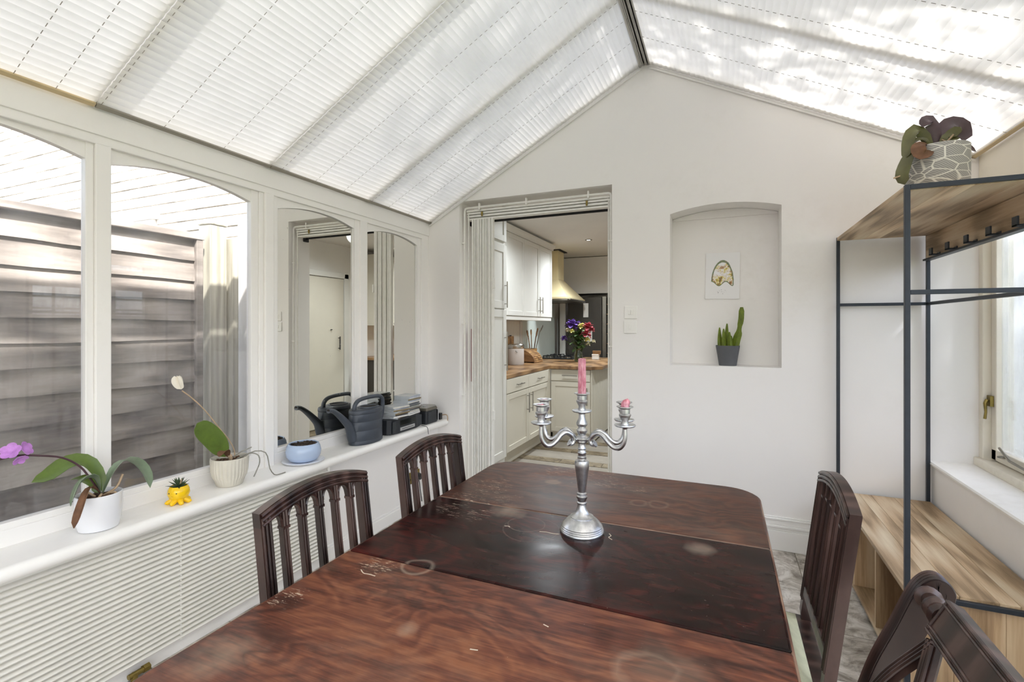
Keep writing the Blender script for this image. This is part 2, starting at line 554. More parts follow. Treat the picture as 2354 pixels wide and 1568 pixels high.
wood('fence_wood', '5F5852', '8A827A', 'AAA29A', (14, 1.1, 9), 0.85, 13, 0.9, 0.25, 0.22)
wood('post_wood', '8A8678', 'ABA796', 'C3BFB0', (12, 12, 1.0), 0.85, 13, 0.6, 0.2, 0.15)
plain('white_brick', 'E4DFD6', 0.9, var=0.12, vscale=9, bump=0.5, bscale=40, randc=0.14)
plain('mortar', 'A39B8D', 0.95, var=0.25, vscale=12, bump=0.4)
plain('paving', '9A958C', 0.9, var=0.2, vscale=3, bump=0.3)
plain('grass_green', '5B7A35', 0.9, var=0.3, vscale=6)
plain('seat_fabric', 'C4C4A6', 0.85, var=0.14, vscale=18, bump=0.35, bscale=160)
plain('shaded_render', 'B5B2AE', 0.9, var=0.15, vscale=4, bump=0.3)  # cement render with the roof's shadow put into its grey
def stone_tile(name, a, b, c):
    g = G(name)
    v = g.coords(rand=7.0)
    f = g.noise(v, 9.0, 8, 0.72, 0.8)
    col = g.ramp(f, [(0.34, lin(a)), (0.48, lin(b)), (0.62, lin(c))])
    return g.done(g.bsdf(col, 0.55, 0, g.bump(f, 0.12, 0.003)))
stone_tile('floor_tile', '726A60', 'B4ADA4', 'E2DED8')
stone_tile('kitchen_tile', '463A2B', '6E604A', '8C7F67')
plain('grout', '8F877B', 0.9, var=0.1)

# ------------------------------------------------------------------ room shell
YB = 3.319       # inner face of the house wall
XL = -2.160      # face of the left window frames
YF = -1.25       # inner face of the wall behind the camera
RIDGE_X, RIDGE_Z = -0.47, 3.10
EAVE_L, EAVE_LZ = -2.16, 2.170
EAVE_R, EAVE_RZ = 1.238, 2.237
def roof_z(x):
    if x < RIDGE_X: return RIDGE_Z + (x - RIDGE_X) * (RIDGE_Z - EAVE_LZ) / (RIDGE_X - EAVE_L)
    return RIDGE_Z + (x - RIDGE_X) * (EAVE_RZ - RIDGE_Z) / (EAVE_R - RIDGE_X)
def struct(mb, name, mat, label, cat, **kw):
    o = mb.build(name, mat, **kw)
    return put(o, label, cat, None, 'structure')

# floor with stone-look tiles
fl = struct(MB().box(-2.07, YF, -0.05, 1.04, YB, -0.004), 'floor', 'grout', 'stone look tiled floor of the sun room under the dining table', 'floor')
tile_me = None
T = 0.331
ix = 0
for i in range(-7, 4):
    for j in range(-4, 11):
        x0, x1 = max(-2.07, 0.062 + i * T), min(1.04, 0.062 + (i + 1) * T)
        y0, y1 = max(YF, 0.20 + j * T), min(YB, 0.20 + (j + 1) * T)
        if x1 - x0 < 0.02 or y1 - y0 < 0.02: continue
        full = abs(x1 - x0 - T) < 1e-6 and abs(y1 - y0 - T) < 1e-6
        g_ = 0.0025
        if full and tile_me:
            inst(tile_me, 'tile', fl, (x0, y0, 0))
        else:
            o = MB().box(g_, g_, -0.02, x1 - x0 - g_, y1 - y0 - g_, 0.0).build('tile', 'floor_tile', fl, bevel=0.0015, seg=1, loc=(x0, y0, 0))
            if full: tile_me = o.data

# house wall: door opening, arched niche, gable top
DX0, DX1, DZ = -1.877, -0.689, 2.307
NX0, NX1, NZ0, NZS, NZC = -0.312, 0.327, 1.089, 2.068, 2.112
WT = 0.25
wb = MB()
def wall_piece(x0, x1, z0, z1f):
    n = 1
    pts = [(x0, z0), (x1, z0), (x1, z1f(x1)), (x0, z1f(x0))]
    wb.prism(pts, lambda a, b: (a, YB, b), lambda a, b: (a, YB + WT, b))
top = lambda x: roof_z(x) + 0.06
wall_piece(-2.34, DX0, 0, top)
wall_piece(DX0, DX1, DZ, top) if DX1 < RIDGE_X else None
wall_piece(DX1, RIDGE_X, 0, top)
wall_piece(RIDGE_X, NX0, 0, top)
wall_piece(NX0, NX1, 0, lambda x: NZ0)
cN = (NX0 + NX1) / 2; hN = (NX1 - NX0) / 2; sag = NZC - NZS
RN = (hN * hN + sag * sag) / (2 * sag)
def arch_n(x): return NZC - RN + math.sqrt(max(0, RN * RN - (x - cN) ** 2))
K = 20
for k in range(K):
    a = NX0 + (NX1 - NX0) * k / K; b = NX0 + (NX1 - NX0) * (k + 1) / K
    wb.prism([(a, arch_n(a)), (b, arch_n(b)), (b, top(b)), (a, top(a))], lambda p, q: (p, YB, q), lambda p, q: (p, YB + WT, q))
wb.box(NX0, YB + 0.19, NZ0, NX1, YB + WT, NZC)
wall_piece(NX1, 1.45, 0, top)
struct(wb, 'wall_back', 'wall_paint', 'warm white house wall with a gable top, doorway and arched niche', 'wall')
struct(MB().prism([(NX0 + 0.004, NZS - 0.012), (NX1 - 0.004, NZS - 0.012)] + [(NX1 - 0.004 - (NX1 - NX0 - 0.008) * k / 16, arch_n(NX1 - (NX1 - NX0) * k / 16) - 0.001) for k in range(17)],
       lambda a, b: (a, YB + 0.176, b), lambda a, b: (a, YB + 0.192, b)), 'trim_1', 'wall_paint', 'thin white plaster panel across the top of the arched niche', 'trim')

# skirting of the house wall, moulded
sk = MB()
for (z0, z1, d) in ((0.0, 0.118, 0.018), (0.118, 0.135, 0.014), (0.135, 0.150, 0.021), (0.150, 0.180, 0.012), (0.180, 0.192, 0.018), (0.192, 0.2, 0.010)):
    sk.box(DX1 + 0.005, YB - d, z0, 1.04, YB, z1)
struct(sk, 'baseboard_back', 'frame_paint', 'tall moulded white skirting board under the niche wall', 'skirting', bevel=0.003)

# left wall below the windows, its baseboard and sill
struct(MB().box(-2.32, YF - 0.2, 0, -2.07, YB, 0.566), 'wall_left', 'wall_paint', 'low white wall below the left windows behind the radiator', 'wall')
struct(MB().box(-2.07, YF, 0, -2.055, YB, 0.075).box(-2.07, YF, 0.075, -2.062, YB, 0.09), 'baseboard_left', 'frame_paint', 'plain white skirting board along the radiator wall', 'skirting', bevel=0.003)
sp = [(-2.19, 0.566), (-1.990, 0.566)] + [(-1.988 + 0.024 * math.cos(R(a)), 0.590 + 0.024 * math.sin(R(a))) for a in range(-80, 91, 17)] + [(-2.19, 0.614)]
struct(MB().prism(sp, lambda a, b: (a, YF, b), lambda a, b: (a, YB - 0.02, b)), 'trim_2', 'sill_paint', 'deep white bullnosed window sill holding the plant pots', 'sill', smooth=40)

# left window row: posts, rails, arched heads, panes, mirrors
def arch_head(y0, y1, zs, zc, ztop, x0, x1, mb, n=18):
    c = (y0 + y1) / 2; h = (y1 - y0) / 2; s_ = zc - zs
    r = (h * h + s_ * s_) / (2 * s_)
    f = lambda y: zc - r + math.sqrt(max(0, r * r - (y - c) ** 2))
    for k in range(n):
        a = y0 + (y1 - y0) * k / n; b = y0 + (y1 - y0) * (k + 1) / n
        mb.prism([(a, f(a)), (b, f(b)), (b, ztop), (a, ztop)], lambda p, q: (x0, p, q), lambda p, q: (x1, p, q))
    return f
fr = MB()
XO = -2.235
for (a, b, x) in ((-0.42, -0.35, XL), (0.345, 0.405, XL), (1.061, 1.113, XL), (1.770, 1.796, -2.166), (1.796, 1.849, XL + 0.008), (1.849, 1.881, -2.166), (2.521, 2.589, XL), (3.225, YB, XL)):
    fr.box(XO, a, 0.60, x, b, 2.03)
fr.box(XO, YF, 2.026, XL, YB, 2.27)
fr.box(XL - 0.001, YF, 2.060, XL + 0.006, YB, 2.166)
fr.box(XO, YF, 0.60, XL - 0.004, YB, 0.668)
fr.box(XO, YF, 0.60, XL, -0.42, 2.03)
struct(fr, 'trim_3', 'frame_paint', 'white painted timber posts and rails of the left window row', 'window frame', bevel=0.004)
def window(idx, y0, y1, label, glass_mat='pane_glass', isglass=True, st0=0.02, st1=0.04):
    w = thing('window_%d' % idx, label, 'window', (0, 0, 0), kind='structure')
    m = MB()
    m.box(-2.205, y0, 0.668, XL - 0.012, y0 + st0, 2.03)
    m.box(-2.205, y1 - st1, 0.668, XL - 0.012, y1, 2.03)
    m.box(-2.205, y0, 0.664, XL - 0.010, y1, 0.690)
    m.build('sash', 'frame_paint', w, bevel=0.003)
    h = MB()
    arch_head(y0 + st0 * 0.5, y1 - st1, 1.966, 2.010, 2.028, -2.205, -2.176, h)
    h.build('arched_head', 'frame_paint', w)
    MB().box(-2.196, y0 + st0 * 0.6, 0.68, -2.192, y1 - st1 * 0.6, 2.024).build('pane', glass_mat, w)
    return w
window(1, 0.405, 1.061, 'arched window nearest the camera looking onto the grey fence', st1=0.026)
window(2, 1.113, 1.770, 'arched window between two white posts showing the fence post', st0=0.006, st1=0.042)
window(3, -0.35, 0.345, 'arched window of the left row just outside the picture')
def mirror_panel(idx, y0, y1, label):
    w = thing('mirror', label, 'mirror', (0, 0, 0))
    m = MB()
    m.box(-2.205, y0, 0.690, XL - 0.010, y0 + 0.006, 2.03)
    m.box(-2.205, y1 - 0.046, 0.690, XL - 0.010, y1, 2.03)
    m.box(-2.205, y1 - 0.054, 0.690, XL - 0.020, y1 - 0.044, 2.03)
    m.box(-2.205, y0, 0.668, XL - 0.008, y1, 0.694)
    m.build('frame', 'frame_paint', w, bevel=0.003)
    h = MB()
    arch_head(y0 + 0.004, y1 - 0.046, 1.966, 2.008, 2.028, -2.205, -2.172, h)
    h.build('arched_head', 'frame_paint', w)
    MB().box(-2.200, y0 + 0.004, 0.69, -2.186, y1 - 0.046, 2.024).build('mirror_glass', 'mirror', w)
mirror_panel(1, 1.881, 2.521, 'arched mirror panel reflecting the doorway, behind the watering can')
mirror_panel(2, 2.589, 3.225, 'arched mirror panel beside the room corner, behind the stacked discs')

gu = MB().prism([(-2.44, 2.20), (-2.43, 2.165), (-2.40, 2.145), (-2.35, 2.145), (-2.32, 2.165), (-2.31, 2.20), (-2.31, 2.275), (-2.318, 2.275), (-2.318, 2.205), (-2.33, 2.175), (-2.36, 2.155), (-2.39, 2.155), (-2.42, 2.175), (-2.432, 2.205), (-2.432, 2.275), (-2.44, 2.275)], lambda a, b: (a, YF - 0.25, b), lambda a, b: (a, 2.29, b))  # added out of view; its depth sets the shadow line on the fence
struct(gu, 'trim_9', 'frame_paint', 'unseen white gutter added along the left eave to shade the fence', 'gutter')
# right wall: dwarf wall, sill, casement window, header
struct(MB().box(1.04, YF - 0.2, 0, 1.42, YB, 0.592), 'wall_right', 'wall_paint', 'low white wall under the right window behind the bench', 'wall')
sp = [(1.42, 0.592), (1.032, 0.592), (1.024, 0.597), (1.022, 0.606), (1.028, 0.613), (1.42, 0.614)]
struct(MB().prism(sp, lambda a, b: (a, YF, b), lambda a, b: (a, YB, b)), 'trim_4', 'sill_paint', 'white right window sill catching a strip of sunlight', 'sill')
hr = MB()
hr.box(1.236, YF, 2.02, 1.36, YB, 2.30)
hr.box(1.236, YB - 0.045, 0.61, 1.36, YB, 2.03)
hr.box(1.215, YF, 0.612, 1.36, YB, 0.655)
for (a, b) in ((-1.25, -1.10), (-0.12, -0.02), (1.02, 1.12), (2.15, 2.25)):
    hr.box(1.236, a, 0.61, 1.36, b, 2.03)
struct(hr, 'trim_5', 'old_paint', 'chipped cream painted frame of the right windows', 'window frame', bevel=0.004)
def casement(idx, y0, y1, label, fittings):
    w = thing('window_%d' % idx, label, 'window', kind='structure')
    m = MB()
    m.box(1.268, y1 - 0.052, 0.660, 1.318, y1 - 0.006, 2.015)
    m.box(1.268, y0 + 0.006, 0.660, 1.318, y0 + 0.052, 2.015)
    m.box(1.268, y0 + 0.006, 0.660, 1.318, y1 - 0.006, 0.715)
    m.box(1.268, y0 + 0.006, 1.965, 1.318, y1 - 0.006, 2.015)
    m.build('sash', 'old_paint', w, bevel=0.004)
    MB().box(1.290, y0 + 0.045, 0.71, 1.294, y1 - 0.045, 1.97).build('pane', 'dusty_glass', w)
    if fittings:
        h = MB()
        h.box(1.252, y1 - 0.035, 0.93, 1.268, y1 + 0.005, 0.985)
        h.tube([(1.246, y1 - 0.02, 0.965), (1.238, y1 - 0.02, 0.945), (1.240, y1 - 0.022, 0.90), (1.236, y1 - 0.022, 0.865)], [0.009, 0.008, 0.006, 0.007], 8)
        h.build('handle', 'brass', w, bevel=0.002)['label'] = 'tarnished brass casement catch'
        s_ = MB().tube([(1.262, y1 - 0.10, 0.735), (1.25, y1 - 0.22, 0.70), (1.246, y1 - 0.45, 0.69)], 0.006, 8)
        s_.lathe([(0.002, 0), (0.016, 0.004), (0.016, 0.010), (0.004, 0.014)], (1.258, y1 - 0.13, 0.69), 12)
        s_.build('stay', 'steel', w, smooth=40)
casement(4, 2.25, YB - 0.045, 'dusty casement window behind the hook rack with a brass catch', True)
casement(5, 1.12, 2.15, 'dusty right casement hidden beyond the picture edge', False)
casement(6, -0.02, 1.02, 'right casement level with the camera, outside the picture', False)

# wall behind the camera with glazed garden doors
wf = MB()
for (x0, x1) in ((-2.32, -1.75), (0.95, 1.42)):
    wf.prism([(x0, 0), (x1, 0), (x1, roof_z(x1) + 0.05), (x0, roof_z(x0) + 0.05)], lambda a, b: (a, YF, b), lambda a, b: (a, YF - 0.2, b))
wf.prism([(-1.75, 2.06), (0.95, 2.06), (0.95, roof_z(0.95) + 0.05), (RIDGE_X, RIDGE_Z + 0.05), (-1.75, roof_z(-1.75) + 0.05)], lambda a, b: (a, YF, b), lambda a, b: (a, YF - 0.2, b))
struct(wf, 'wall_front', 'wall_paint', 'white gable wall behind the camera round the garden doors', 'wall')
gd = thing('door_1', 'glazed white garden doors behind the camera', 'door', kind='structure')
for k in range(3):
    x0 = -1.75 + 0.9 * k; x1 = x0 + 0.9
    m = MB().box(x0, YF - 0.12, 0, x0 + 0.08, YF - 0.06, 2.06).box(x1 - 0.08, YF - 0.12, 0, x1, YF - 0.06, 2.06).box(x0, YF - 0.12, 0, x1, YF - 0.06, 0.2).box(x0, YF - 0.12, 1.96, x1, YF - 0.06, 2.06)
    lf = m.build('door_leaf', 'frame_paint', gd, bevel=0.004)
    MB().box(x0 + 0.07, YF - 0.092, 0.19, x1 - 0.07, YF - 0.088, 1.97).build('pane', 'pane_glass', lf)

# ------------------------------------------------------------------ roof: rafters, glazing, ridge, pleated blinds
def slope_pt(side, t, off=0.0):
    """point on the roof plane, t=0 eave to 1 ridge, off = distance below the plane"""
    if side < 0: a = Vector((EAVE_L, 0, EAVE_LZ)); b = Vector((RIDGE_X, 0, RIDGE_Z))
    else: a = Vector((EAVE_R, 0, EAVE_RZ)); b = Vector((RIDGE_X, 0, RIDGE_Z))
    d = (b - a).normalized()
    n = Vector((-d.z, 0, d.x)) if side < 0 else Vector((d.z, 0, -d.x))
    if n.z > 0: n = -n
    return a + (b - a) * t + n * off
RAFT = [-1.2, -0.476, 0.286, 1.048, 1.810, 2.572, 3.29]
for side, nm in ((-1, 'left'), (1, 'right')):
    rf = thing('roof_frame', 'white rafters and glazing above the %s blinds' % nm, 'roof', kind='structure')
    for y in RAFT:
        a = slope_pt(side, -0.06, -0.045); b = slope_pt(side, 1.0, -0.045)
        m = MB().bar((a.x, y, a.z), (b.x, y, b.z), 0.055, 0.082)
        m.build('rafter', 'frame_paint', rf)
    for k in range(len(RAFT) - 1):
        y0, y1 = RAFT[k] + 0.005, RAFT[k + 1] - 0.005
        a = slope_pt(side, -0.09, -0.102); b = slope_pt(side, 1.0, -0.102)
        MB().prism([(0, 0), (1, 0), (1, 1), (0, 1)],
                   lambda p, q: (a.x + (b.x - a.x) * p, y0 + (y1 - y0) * q, a.z + (b.z - a.z) * p),
                   lambda p, q: (a.x + (b.x - a.x) * p, y0 + (y1 - y0) * q, a.z + (b.z - a.z) * p + 0.012)).build('pane', 'roof_glass', rf)
rb = thing('ridge_beam', 'grooved silver aluminium ridge rail where the two blinds meet', 'ridge rail', kind='structure')
for (dx, w_, dz, mt) in ((-0.030, 0.012, -0.028, 'aluminium'), (0.030, 0.012, -0.022, 'aluminium'), (-0.011, 0.006, -0.022, 'aluminium'), (0.013, 0.006, -0.022, 'aluminium'), (0.004, 0.008, -0.016, 'aluminium')):
    MB().box(RIDGE_X + dx - w_ / 2, YF, RIDGE_Z + dz - 0.012, RIDGE_X + dx + w_ / 2, YB - 0.004, RIDGE_Z + 0.03).build('rail', mt, rb, bevel=0.0015)
MB().box(RIDGE_X - 0.034, YF, RIDGE_Z - 0.012, RIDGE_X + 0.034, YB - 0.004, RIDGE_Z + 0.06).build('channel', 'dark_gap', rb)
def blind(side, y0, y1, cords, label, rail_mat):
    b = thing('pleated_blind', label, 'blind', group='pleated roof blinds')
    L = (slope_pt(side, 1) - slope_pt(side, 0)).length
    npl = int(round((L - 0.05) / 0.0315))
    grid = []
    ny = max(2, int((y1 - y0) / 0.12))
    for i in range(npl * 4 + 1):
        s_ = i / 4.0
        t = (0.018 + s_ * 0.0315) / L
        ph = s_ % 1.0
        off = 0.012 + 0.0045 * (math.sin(PI * ph) ** 0.7)
        p = slope_pt(side, min(t, 0.985), off)
        row = []
        for j in range(ny + 1):
            y = y0 + (y1 - y0) * j / ny
            w_ = 0.0012 * mnoise.noise(Vector((s_ * 0.6, y * 2.0, side)))
            row.append((p.x, y, p.z + w_))
        grid.append(row)
    MB().sheet(grid).build('fabric', 'blind_fabric', b, smooth=35)
    for y in cords:
        m = MB()
        for i in range(npl):
            p = slope_pt(side, (0.018 + (i + 0.30) * 0.0315) / L, 0.0195); q = slope_pt(side, (0.018 + (i + 0.78) * 0.0315) / L, 0.0195)
            m.tube([(p.x, y, p.z), (q.x, y, q.z)], 0.0012, 4)
        m.build('cord', 'grey_rail', b)
    a = slope_pt(side, 0.004, 0.016); c = slope_pt(side, 0.014, 0.016)
    MB().bar((a.x, (y0 + y1) / 2, a.z), (c.x, (y0 + y1) / 2, c.z), y1 - y0, 0.016).build('bottom_rail', rail_mat, b, bevel=0.002)
blind(-1, YF + 0.01, 0.282, [-0.9, -0.4, 0.1], 'pleated blind of the left slope over the camera', 'tan_rail')
blind(-1, 0.288, 1.0465, [0.40, 0.60, 0.817, 0.927], 'pleated cream blind above the nearest arched window with bottom rail tinted tan as sunlit', 'tan_rail')  # sunlit stretch of the eave rail, its light held in the tan colour
blind(-1, 1.0495, 1.8085, [1.062, 1.285, 1.548], 'pleated cream blind of the left slope above the fence post window', 'grey_rail')
blind(-1, 1.8120, YB - 0.006, [1.875, 2.105, 2.33, 2.592, 2.768, 2.996], 'pleated cream blind of the left slope above the two mirrors', 'grey_rail')
blind(1, YF + 0.01, 1.806, [-0.8, -0.2, 0.4, 1.0, 1.5], 'pleated cream blind of the right slope towards the camera', 'tan_rail')
blind(1, 1.814, YB - 0.006, [1.93, 2.19, 2.45, 2.706, 2.966], 'pleated cream blind of the right slope above the hook rack', 'tan_rail')
# thin white beads where the blinds meet the house wall
for side, nm, k in ((-1, 'left', 6), (1, 'right', 7)):
    a = slope_pt(side, 0.0, 0.034); b = slope_pt(side, 0.975, 0.034)
    struct(MB().bar((a.x, YB - 0.008, a.z), (b.x, YB - 0.008, b.z), 0.012, 0.010), 'trim_%d' % k, 'frame_paint', 'thin white bead closing the %s blind against the gable' % nm, 'trim')
# ------------------------------------------------------------------ folding security gate in the doorway
gt = thing('folding_gate', 'white concertina security gate folded back in the kitchen doorway', 'gate', (0, 0, 0))
GY = YB + 0.045
fx0, fx1, fz = DX0 + 0.022, DX1 - 0.016, DZ - 0.045
def gate_frame(inset, y, r):
    c = 0.02
    a, b, z = fx0 + inset, fx1 - inset, fz - inset
    return [(a, y, 0.002), (a, y, z - c), (a + c * 0.3, y, z - c * 0.3), (a + c, y, z), (b - c, y, z), (b - c * 0.3, y, z - c * 0.3), (b, y, z - c), (b, y, 0.002)]
MB().tube(gate_frame(0, GY, 0.009), 0.009, 8).build('frame_tube', 'gate_white', gt, smooth=40)
MB().tube(gate_frame(0.022, GY + 0.025, 0.006), 0.006, 8).build('frame_tube', 'gate_white', gt, smooth=40)
tr = MB()
for k, (dz, h, dy) in enumerate(((0.012, 0.016, 0.03), (0.032, 0.014, 0.045), (0.052, 0.016, 0.055), (0.075, 0.014, 0.06))):
    tr.box(fx0 + 0.01, GY - 0.004 + dy * 0.5, fz - dz - h, fx1 - 0.012, GY + 0.02 + dy, fz - dz)
tr.build('top_track', 'gate_white', gt, bevel=0.002)
bx = fx0 + 0.055
widths = [0.016, 0.010, 0.012, 0.012, 0.012, 0.010, 0.011, 0.013, 0.011, 0.014, 0.014]
for k, w_ in enumerate(widths):
    y = GY + 0.012 + 0.004 * (k % 3)
    MB().box(bx, y, 0.012, bx + w_, y + 0.035, fz - 0.088).build('bar', 'gate_white', gt, bevel=0.002)
    bx += w_ + 0.0045
for zz in (0.62, 1.12, 1.72):
    m = MB()
    m.box(fx0 + 0.055, GY + 0.026, zz, bx, GY + 0.034, zz + 0.004)
    m.build('lattice_strap', 'gate_white', gt)
for (x, z) in ((fx0, 1.99), (fx0, 1.36), (fx0, 0.80), (fx1, 1.93), (fx1, 1.20)):
    MB().box(x - 0.020, GY - 0.012, z - 0.006, x + 0.010, GY + 0.012, z + 0.006).build('fixing_lug', 'gate_white', gt, bevel=0.002)
for x in (fx0 + 0.13, fx0 + 0.52, fx1 - 0.16):
    MB().box(x - 0.006, GY - 0.01, fz - 0.02, x + 0.006, GY + 0.012, fz + 0.03).build('fixing_lug', 'gate_white', gt, bevel=0.002)
for x in (fx0 + 0.145, fx1 - 0.175):
    MB().lathe([(0.003, -0.035), (0.007, -0.03), (0.008, 0), (0.003, 0.004)], (x, GY + 0.012, fz - 0.035), 10).build('roller', 'brass', gt, smooth=50)
for z in (1.63, 0.62):
    MB().box(bx - 0.004, GY + 0.012, z, bx + 0.012, GY + 0.03, z + 0.07).build('lock_plate', 'gate_white', gt, bevel=0.002)
# black tension bar across the doorway
tb = thing('tension_bar', 'black tension bar spanning the top of the kitchen doorway', 'bar')
MB().tube([(DX0 + 0.012, YB + 0.20, 2.185), (DX1 - 0.012, YB + 0.20, 2.185)], 0.013, 10).build('bar', 'black_iron', tb, smooth=40)
for x, s_ in ((DX0, 1), (DX1, -1)):
    MB().box(x, YB + 0.17, 2.15, x + s_ * 0.016, YB + 0.23, 2.22).build('end_pad', 'black_iron', tb, bevel=0.003)
put(MB().box(DX0 + 0.048, YB + 0.10, 0.9, DX0 + 0.062, YB + 0.16, 1.32).build('red_strap', 'red_strip', bevel=0.003), 'thin dark red strap hanging behind the folded gate bars', 'strap')

# ------------------------------------------------------------------ kitchen shell
KX0, KX1, KY0, KY1, KZ = -2.46, 0.46, YB + WT, 8.5, 2.45
kf = struct(MB().box(KX0, YB, -0.05, KX1, KY1, -0.004), 'floor_kitchen', 'grout', 'mottled brown tiled kitchen floor beyond the doorway', 'floor')
T2 = 0.42; ktile = None
for i in range(0, 7):
    for j in range(0, 13):
        x0 = KX0 + 0.14 + i * T2; y0 = YB + j * T2
        x1 = min(KX1, x0 + T2); y1 = min(KY1, y0 + T2)
        if ktile and x1 - x0 > T2 - 1e-6 and y1 - y0 > T2 - 1e-6: inst(ktile, 'tile', kf, (x0, y0, 0))
        else:
            o = MB().box(0.002, 0.002, -0.02, x1 - x0 - 0.002, y1 - y0 - 0.002, 0).build('tile', 'kitchen_tile', kf, bevel=0.0015, seg=1, loc=(x0, y0, 0))
            if x1 - x0 > T2 - 1e-6: ktile = o.data
struct(MB().box(KX0 - 0.12, KY0, 0, KX0, KY1 + 0.12, KZ + 0.1), 'wall_kitchen_left', 'kitchen_wall', 'pale kitchen wall behind the wall cupboards and hood', 'wall')
struct(MB().box(KX0, KY1, 0, KX1 + 0.12, KY1 + 0.12, KZ + 0.1), 'wall_kitchen_far', 'kitchen_wall', 'pale far kitchen wall behind the dark fridge', 'wall')
struct(MB().box(KX1, KY0, 0, KX1 + 0.12, KY1, KZ + 0.1), 'wall_kitchen_right', 'kitchen_wall', 'pale kitchen wall with a plain white door, seen in the mirrors', 'wall')
struct(MB().box(KX0 - 0.12, KY0 - 0.002, KZ, KX1 + 0.12, KY1 + 0.12, KZ + 0.1), 'ceiling_kitchen', 'kitchen_ceiling', 'grey white kitchen ceiling with recessed downlights', 'ceiling')
cv = MB()
for (a, b, c, d) in ((KX0, KX1, KY1 - 0.05, KY1), (KX0, KX0 + 0.05, 6.25, KY1)):
    cv.box(a, c, KZ - 0.03, b, d, KZ); cv.box(a, c + 0.025 if c > 8 else c, KZ - 0.05, b - (0.025 if c < 8 else 0), d, KZ - 0.03)
struct(cv, 'trim_8', 'kitchen_ceiling', 'stepped pale cornice round the far end of the kitchen', 'cornice')
def downlight(x, y, on, label):
    d = thing('downlight', label, 'downlight', (x, y, KZ), group='kitchen downlights')
    MB().lathe([(0.028, -0.001), (0.045, -0.001), (0.047, -0.006), (0.030, -0.009), (0.028, -0.001)], (0, 0, 0), 20).build('rim', 'chrome', d, smooth=40)
    MB().lathe([(0.0, -0.004), (0.026, -0.004), (0.026, -0.001), (0.0, -0.001)], (0, 0, 0), 16).build('lamp', 'lamp_on' if on else 'lamp_dim', d)
    l = bpy.data.lights.new('downlight_lamp', 'SPOT'); l.spot_size = R(165); l.spot_blend = 1.0
    l.energy = 250 if on else 155
    l.shadow_soft_size = 0.10
    l.color = (0.88, 0.95, 1.0)
    o = bpy.data.objects.new('lamp_light', l)
    COL.objects.link(o); o.parent = d; o.location = (0, 0, -0.03)
for nm, st in (('lamp_on', 14.0), ('lamp_dim', 2.0)):
    g = G(nm); g.done(g.n('ShaderNodeEmission', i_Color=(1, 0.93, 0.82, 1), i_Strength=st))
downlight(-1.548, 4.54, False, 'dim recessed downlight nearest the kitchen doorway')
downlight(-1.572, 6.125, True, 'bright recessed downlight in front of the cooker hood')
downlight(-0.35, 4.6, False, 'added downlight over the kitchen passage, hidden by the wall')  # extra unseen fitting, put in to brighten the kitchen
downlight(-0.40, 6.3, True, 'added downlight by the far kitchen passage, hidden by the wall')  # second unseen fitting, added as fill light for the far end

# ------------------------------------------------------------------ kitchen cabinets
FX = -1.856
def panel_door(parent, y0, y1, z0, z1, x=FX, mat='cabinet_paint', handle=None, hz=None, hlen=0.18, name='door', horiz=False, frame=0.055):
    """shaker door facing +x between y0..y1"""
    m = MB()
    g_ = 0.0022
    m.box(x, y0 + g_, z0 + g_, x + 0.012, y1 - g_, z1 - g_)
    if z1 - z0 > 0.25:
        for (a, b, c, d) in ((y0 + g_, y0 + frame, z0 + g_, z1 - g_), (y1 - frame, y1 - g_, z0 + g_, z1 - g_), (y0 + frame, y1 - frame, z0 + g_, z0 + frame), (y0 + frame, y1 - frame, z1 - frame, z1 - g_)):
            m.box(x + 0.010, a, c, x + 0.020, b, d)
    else:
        m.box(x + 0.008, y0 + g_, z0 + g_, x + 0.020, y1 - g_, z1 - g_)
    d = m.build(name, mat, parent, bevel=0.0015, seg=1)
    if handle is not None:
        h = MB()
        if horiz:
            y = handle
            h.tube([(x + 0.047, y - hlen / 2, hz), (x + 0.047, y + hlen / 2, hz)], 0.006, 8)
            for k in (-0.35, 0.35): h.tube([(x + 0.016, y + hlen * k, hz), (x + 0.047, y + hlen * k, hz)], 0.004, 6)
        else:
            h.tube([(x + 0.047, handle, hz - hlen / 2), (x + 0.047, handle, hz + hlen / 2)], 0.006, 8)
            for k in (-0.35, 0.35): h.tube([(x + 0.016, handle, hz + hlen * k), (x + 0.047, handle, hz + hlen * k)], 0.004, 6)
        h.build('handle', 'steel', d, smooth=40)
    return d
tc_ = thing('tall_cabinet', 'tall pale grey larder cabinet beside the folded gate', 'cabinet')
MB().box(KX0 + 0.004, 3.60, 0.0, FX, 4.13, 2.44).build('carcass', 'cabinet_paint', tc_)
panel_door(tc_, 3.60, 4.13, 0.13, 1.492, handle=4.085, hz=1.11, hlen=0.36, frame=0.07)
panel_door(tc_, 3.60, 4.13, 1.500, 2.085, handle=4.085, hz=1.63, hlen=0.24, frame=0.07)
panel_door(tc_, 3.60, 4.13, 2.115, 2.43, frame=0.06)
MB().box(FX - 0.05, 3.60, 0, FX - 0.02, 4.13, 0.13).build('plinth', 'cabinet_base_paint', tc_)
put(MB().box(FX + 0.0125, 3.87, 1.235, FX + 0.0145, 3.91, 1.345).build('sticker', 'sticker_ink'), 'small blue sticker on the larder cabinet door', 'sticker') if False else None
def base_unit(y0, y1, label, hy):
    b = thing('base_cabinet', label, 'cabinet', group='kitchen base cabinets')
    MB().box(KX0 + 0.004, y0, 0.15, FX, y1, 0.845).build('carcass', 'cabinet_base_paint', b)
    panel_door(b, y0, y1, 0.155, 0.702, mat='cabinet_base_paint', handle=hy, hz=0.56, hlen=0.2)
    panel_door(b, y0, y1, 0.708, 0.842, mat='cabinet_base_paint', handle=(y0 + y1) / 2 + 0.02, hz=0.775, hlen=0.17, horiz=True, name='drawer')
    MB().box(FX - 0.10, y0, 0, FX - 0.065, y1, 0.15).build('plinth', 'cabinet_base_paint', b)
